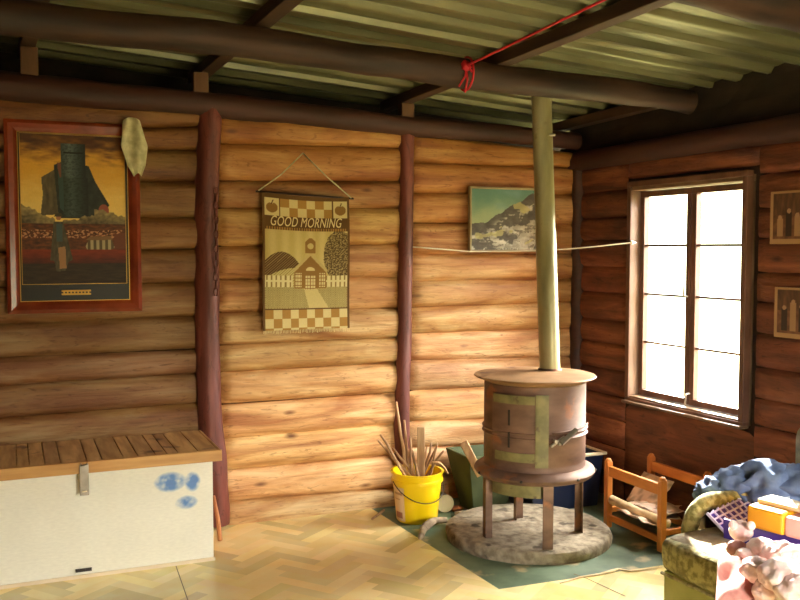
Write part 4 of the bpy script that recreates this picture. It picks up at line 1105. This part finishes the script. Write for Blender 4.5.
# ---- sofa
SZ = .40
pc = atz(661, 538, SZ); pr_ = MR.inverted() @ pc
s0, yf = pr_.x, pr_.y
sofa = thing('sofa', 'old sofa with mottled green seat front along the right wall', 'sofa', MR @ T(s0, 0, 0))
SL = 1.75; yb = -.12
def cushion(name, x0, x1, y0, y1, z0, z1, m, parent, r=.05, seed=1, amp=.012):
    bm = new(); bmesh.ops.create_cube(bm, size=1); bmesh.ops.subdivide_edges(bm, edges=bm.edges[:], cuts=14, use_grid_fill=True)
    sx, sy, sz = x1 - x0, y1 - y0, z1 - z0
    for v in bm.verts:
        p = Vector((v.co.x * sx, v.co.y * sy, v.co.z * sz)); h = Vector((sx / 2 - r, sy / 2 - r, sz / 2 - min(r, sz / 2 - .005)))
        c = Vector((max(-h.x, min(h.x, p.x)), max(-h.y, min(h.y, p.y)), max(-h.z, min(h.z, p.z)))); d = p - c
        if d.length > 1e-6: p = c + d.normalized() * min(r, sz / 2 - .005) * min(1, d.length / min(r, sz / 2 - .005) if False else 1)
        p += Vector((0, 0, 1)) * amp * noise.noise(Vector((p.x * 5, p.y * 5, seed))) * (1 if p.z > 0 else 0)
        p += Vector((0, 1, 0)) * amp * .6 * noise.noise(Vector((p.x * 6, p.z * 9, seed + 4)))
        v.co = p + Vector(((x0 + x1) / 2, (y0 + y1) / 2, (z0 + z1) / 2))
    return obj(name, bm, m, parent, smooth=True)
cushion('seat_front', -.02, SL, yf, yf + .09, SZ - .15, SZ, M_sofa, sofa, .045, 2, .015)
cushion('seat_cushion', -.01, SL, yf + .03, yb - .12, SZ - .14, SZ + .012, M_sofaseat, sofa, .04, 5)
bm = new(); box(bm, (SL / 2, (yf + yb) / 2 + .01, (SZ - .15 + .04) / 2 + .01), (SL + .02, yb - yf - .03, SZ - .19)); obj('base', bm, M_sofabase, sofa, bevel=.01)
bm = new(); tube(bm, [(.0, yf + .006, SZ - .148), (SL, yf + .006, SZ - .148)], .007, 8); obj('piping', bm, M_sofa, sofa, smooth=True)
cushion('backrest', -.12, SL, yb - .17, yb, .2, .80, M_grey, sofa, .08, 7)
# arm at the far end: padded band curving over
bm = new(); arc = []
AX = -.03; AH = .115; AF = yf + .19
for i in range(13):
    a = math.pi * (1.0 - .5 * i / 12); arc.append((AX, AF + .12 + .12 * math.cos(a), SZ + .01 + (AH - .01) * math.sin(a)))
arc = [(AX, AF, SZ - .16), (AX, AF, SZ - .08)] + arc + [(AX, AF + .30, SZ + AH - .01), (AX, yb - .2, SZ + AH - .05)]
tube(bm, arc, .036, 14, wob=.2, flat=1.0); arm = obj('armrest', bm, M_sofa, sofa, smooth=True)
bm = new(); box(bm, (AX, (AF + .06 + yb - .2) / 2, SZ - .03), (.045, yb - .26 - AF, .24)); obj('arm_panel', bm, M_beam, arm, bevel=.01)  # dark brown panel: shade of the arm's inner face put into colour
for x in (.08, SL - .08):
    for y in (yf + .1, yb - .08):
        bm = new(); tube(bm, [(x, y, 0), (x, y, .05)], [.02, .026], 12); obj('foot', bm, M_beam, sofa)
# things on the sofa
def onseat(px, py, z): return atz(px, py, z)
# denim
c = onseat(748, 490, SZ + .09); bm = new()
c = Vector((c.x, c.y, 0))
def rel(px, py, z): return onseat(px, py, z) - c
for k, (px, py, z, r, sd_) in enumerate(((718, 494, SZ + .10, (.09, .08, .07), 1), (738, 488, SZ + .13, (.10, .10, .085), 2), (765, 486, SZ + .15, (.12, .12, .10), 3), (798, 488, SZ + .15, (.14, .13, .09), 4), (707, 492, SZ + .10, (.05, .05, .04), 5), (748, 498, SZ + .09, (.10, .08, .055), 6))):
    blob(bm, rel(px, py, z), r, sd_, .26, 1.9, 4, ridge=True)
dn = tag(obj('denim_jacket', bm, M_denim, M=T(c), smooth=True), 'crumpled blue denim clothing heaped at the far end of sofa', 'clothing')
bm = new(); pts = [rel(x, y, z) for x, y, z in ((751, 471, SZ + .20), (764, 467, SZ + .215), (776, 476, SZ + .20), (783, 492, SZ + .15), (787, 503, SZ + .11))]
tube(bm, pts, [.014, .03, .034, .03, .015], 12, flat=.45, wob=.3); obj('waistband', bm, M_denimin, dn, smooth=True)
bm = new(); pts = [rel(x, y, z) for x, y, z in ((697, 487, SZ + .10), (703, 482, SZ + .115), (716, 481, SZ + .12), (722, 486, SZ + .12))]
tube(bm, pts, [.006, .01, .011, .006], 8, flat=.5); obj('cuff', bm, M_denimin, dn, smooth=True)
# purple basket
bc = onseat(790, 533, SZ + .05); ang = math.atan2(UR.y, UR.x)
bs = thing('plastic_basket', 'purple plastic basket with pale lattice side lying on the sofa', 'basket', T(bc.x, bc.y, SZ + .012) @ RZ(ang + .25) @ RX(.08))
BI = bs.matrix_world.inverted()
bw, bd, bh = .46, .28, .09
bm = new(); box(bm, (.02, 0, .006), (bw, bd, .010)); box(bm, (.02, -bd / 2, bh / 2), (bw, .008, bh)); box(bm, (.02, bd / 2, bh / 2), (bw, .008, bh)); box(bm, (.02 + bw / 2, 0, bh / 2), (.008, bd, bh)); obj('basket_body', bm, M_purple, bs, bevel=.002)
bm = new(); n1 = 9
M_lat = mat('pale_lilac_plastic', (214, 204, 236), None, .4)
# sloping lattice end panel
for i in range(8):
    y = -bd / 2 + bd * i / 7; box(bm, (-.235, y, .055), (.012, .007, .13), Matrix.Rotation(-.9, 3, 'Y'))
for i in range(5):
    t = -.055 + .11 * i / 4; x = -.235 - math.sin(.9) * t * -1 * -1; x = -.235 + t * math.sin(-.9); z = .055 + t * math.cos(.9); box(bm, (x, 0, z), (.012, bd, .007), Matrix.Rotation(-.9, 3, 'Y'))
obj('lattice_end', bm, M_lat, bs)
bm = new(); box(bm, (-.232, 0, .050), (.004, bd, .13), Matrix.Rotation(-.9, 3, 'Y')); obj('end_panel', bm, M_purple, bs)
# toy till: orange body, pink tray, cream lid
tc_ = onseat(790, 519, SZ + .14)
toy = thing('toy_case', 'orange and pink plastic toy case with cream lid on purple basket', 'toy', T(tc_.x, tc_.y, SZ + .09) @ RZ(ang + .18))
bm = new(); box(bm, (-.06, 0, .045), (.16, .16, .09)); obj('case_end', bm, M_orange, toy, bevel=.012)
bm = new(); box(bm, (.16, 0, .040), (.28, .15, .08)); obj('case_body', bm, M_pink, toy, bevel=.01)
bm = new(); box(bm, (.10, .03, .098), (.46, .10, .018)); box(bm, (.10, .07, .088), (.46, .02, .03)); obj('lid', bm, M_cream, toy, bevel=.004)
bm = new(); tube(bm, [(.06, -.02, .108), (.06, -.02, .125)], .016, 12); obj('lid_knob', bm, M_cream, toy, smooth=True)
p = onseat(743, 513, SZ + .05); bm = new(); blob(bm, (0, 0, 0), (.036, .028, .022), 3, .08, 1, 3)
tag(obj('toy_lemon', bm, M_yel, M=T(p), smooth=True), 'small yellow rounded toy beside the orange case on sofa', 'toy')
# plush and satin
hd_ = onseat(742, 535, SZ + .09); pc_ = Vector((hd_.x, hd_.y, SZ))
pl = thing('plush_toy', 'pale pink fluffy plush toy lying over front of the sofa seat', 'soft toy', T(pc_))
def pr2(px, py, z): return onseat(px, py, z) - pc_
bm = new()
for k, (px, py, z, r) in enumerate(((762, 550, SZ + .06, (.06, .06, .045)), (782, 556, SZ + .07, (.075, .07, .055)), (758, 570, SZ + .05, (.06, .06, .045)), (782, 576, SZ + .06, (.08, .08, .06)), (745, 556, SZ + .04, (.035, .04, .03)), (800, 562, SZ + .08, (.07, .07, .06)), (803, 590, SZ + .03, (.10, .08, .08)), (770, 590, SZ + .0, (.06, .05, .06)))):
    blob(bm, pr2(px, py, z), r, k + 3, .14, 2.2, 5)
for v in bm.verts:
    v.co += v.co.normalized() * .004 * noise.noise(v.co * 40) + Vector((noise.noise(v.co * 40), noise.noise(v.co * 40 + Vector((9, 0, 0))), 0)) * .003
body = obj('body', bm, M_plush, pl, smooth=True)
bm = new(); blob(bm, pr2(741, 531, SZ + .085), (.046, .044, .042), 2, .08, 2, 3); hdx = obj('head', bm, M_plush, pl, smooth=True)
bm = new(); blob(bm, pr2(733, 525, SZ + .12), (.018, .012, .02), 2, .05, 2, 2); obj('ear', bm, M_plush, hdx, smooth=True)
bm = new(); blob(bm, pr2(751, 526, SZ + .12), (.018, .012, .02), 2, .05, 2, 2); obj('ear', bm, M_plush, hdx, smooth=True)
bm = new(); blob(bm, pr2(737, 549, SZ + .04), (.04, .034, .034), 5, .12, 2, 3); obj('arm', bm, M_plush2, pl, smooth=True)
bm = new(); g = []
sp0 = pr2(720, 563, SZ + .05)
for i in range(17):
    row = []
    for j in range(13):
        u, v = i / 16, j / 12
        px = 718 + 60 * u - 3 * v * (1 - u); py = 562 - 6 * u + 30 * v * (1 - .3 * u)
        z = SZ + .035 - .10 * v * v + .016 * noise.noise(Vector((u * 4, v * 3, 3))) + .012 * math.sin(v * 9 + u * 5)
        row.append(bm.verts.new(pr2(px, py - 0, SZ + .03) + Vector((0, -.0 * v, z - SZ - .03))))
    g.append(row)
for i in range(16):
    for j in range(12): bm.faces.new((g[i][j], g[i + 1][j], g[i + 1][j + 1], g[i][j + 1]))
tag(obj('satin_cloth', bm, M_plush2, M=T(pc_), smooth=True, solid=.008, subd=1), 'shiny pink satin cloth hanging over the sofa edge under plush toy', 'cloth')
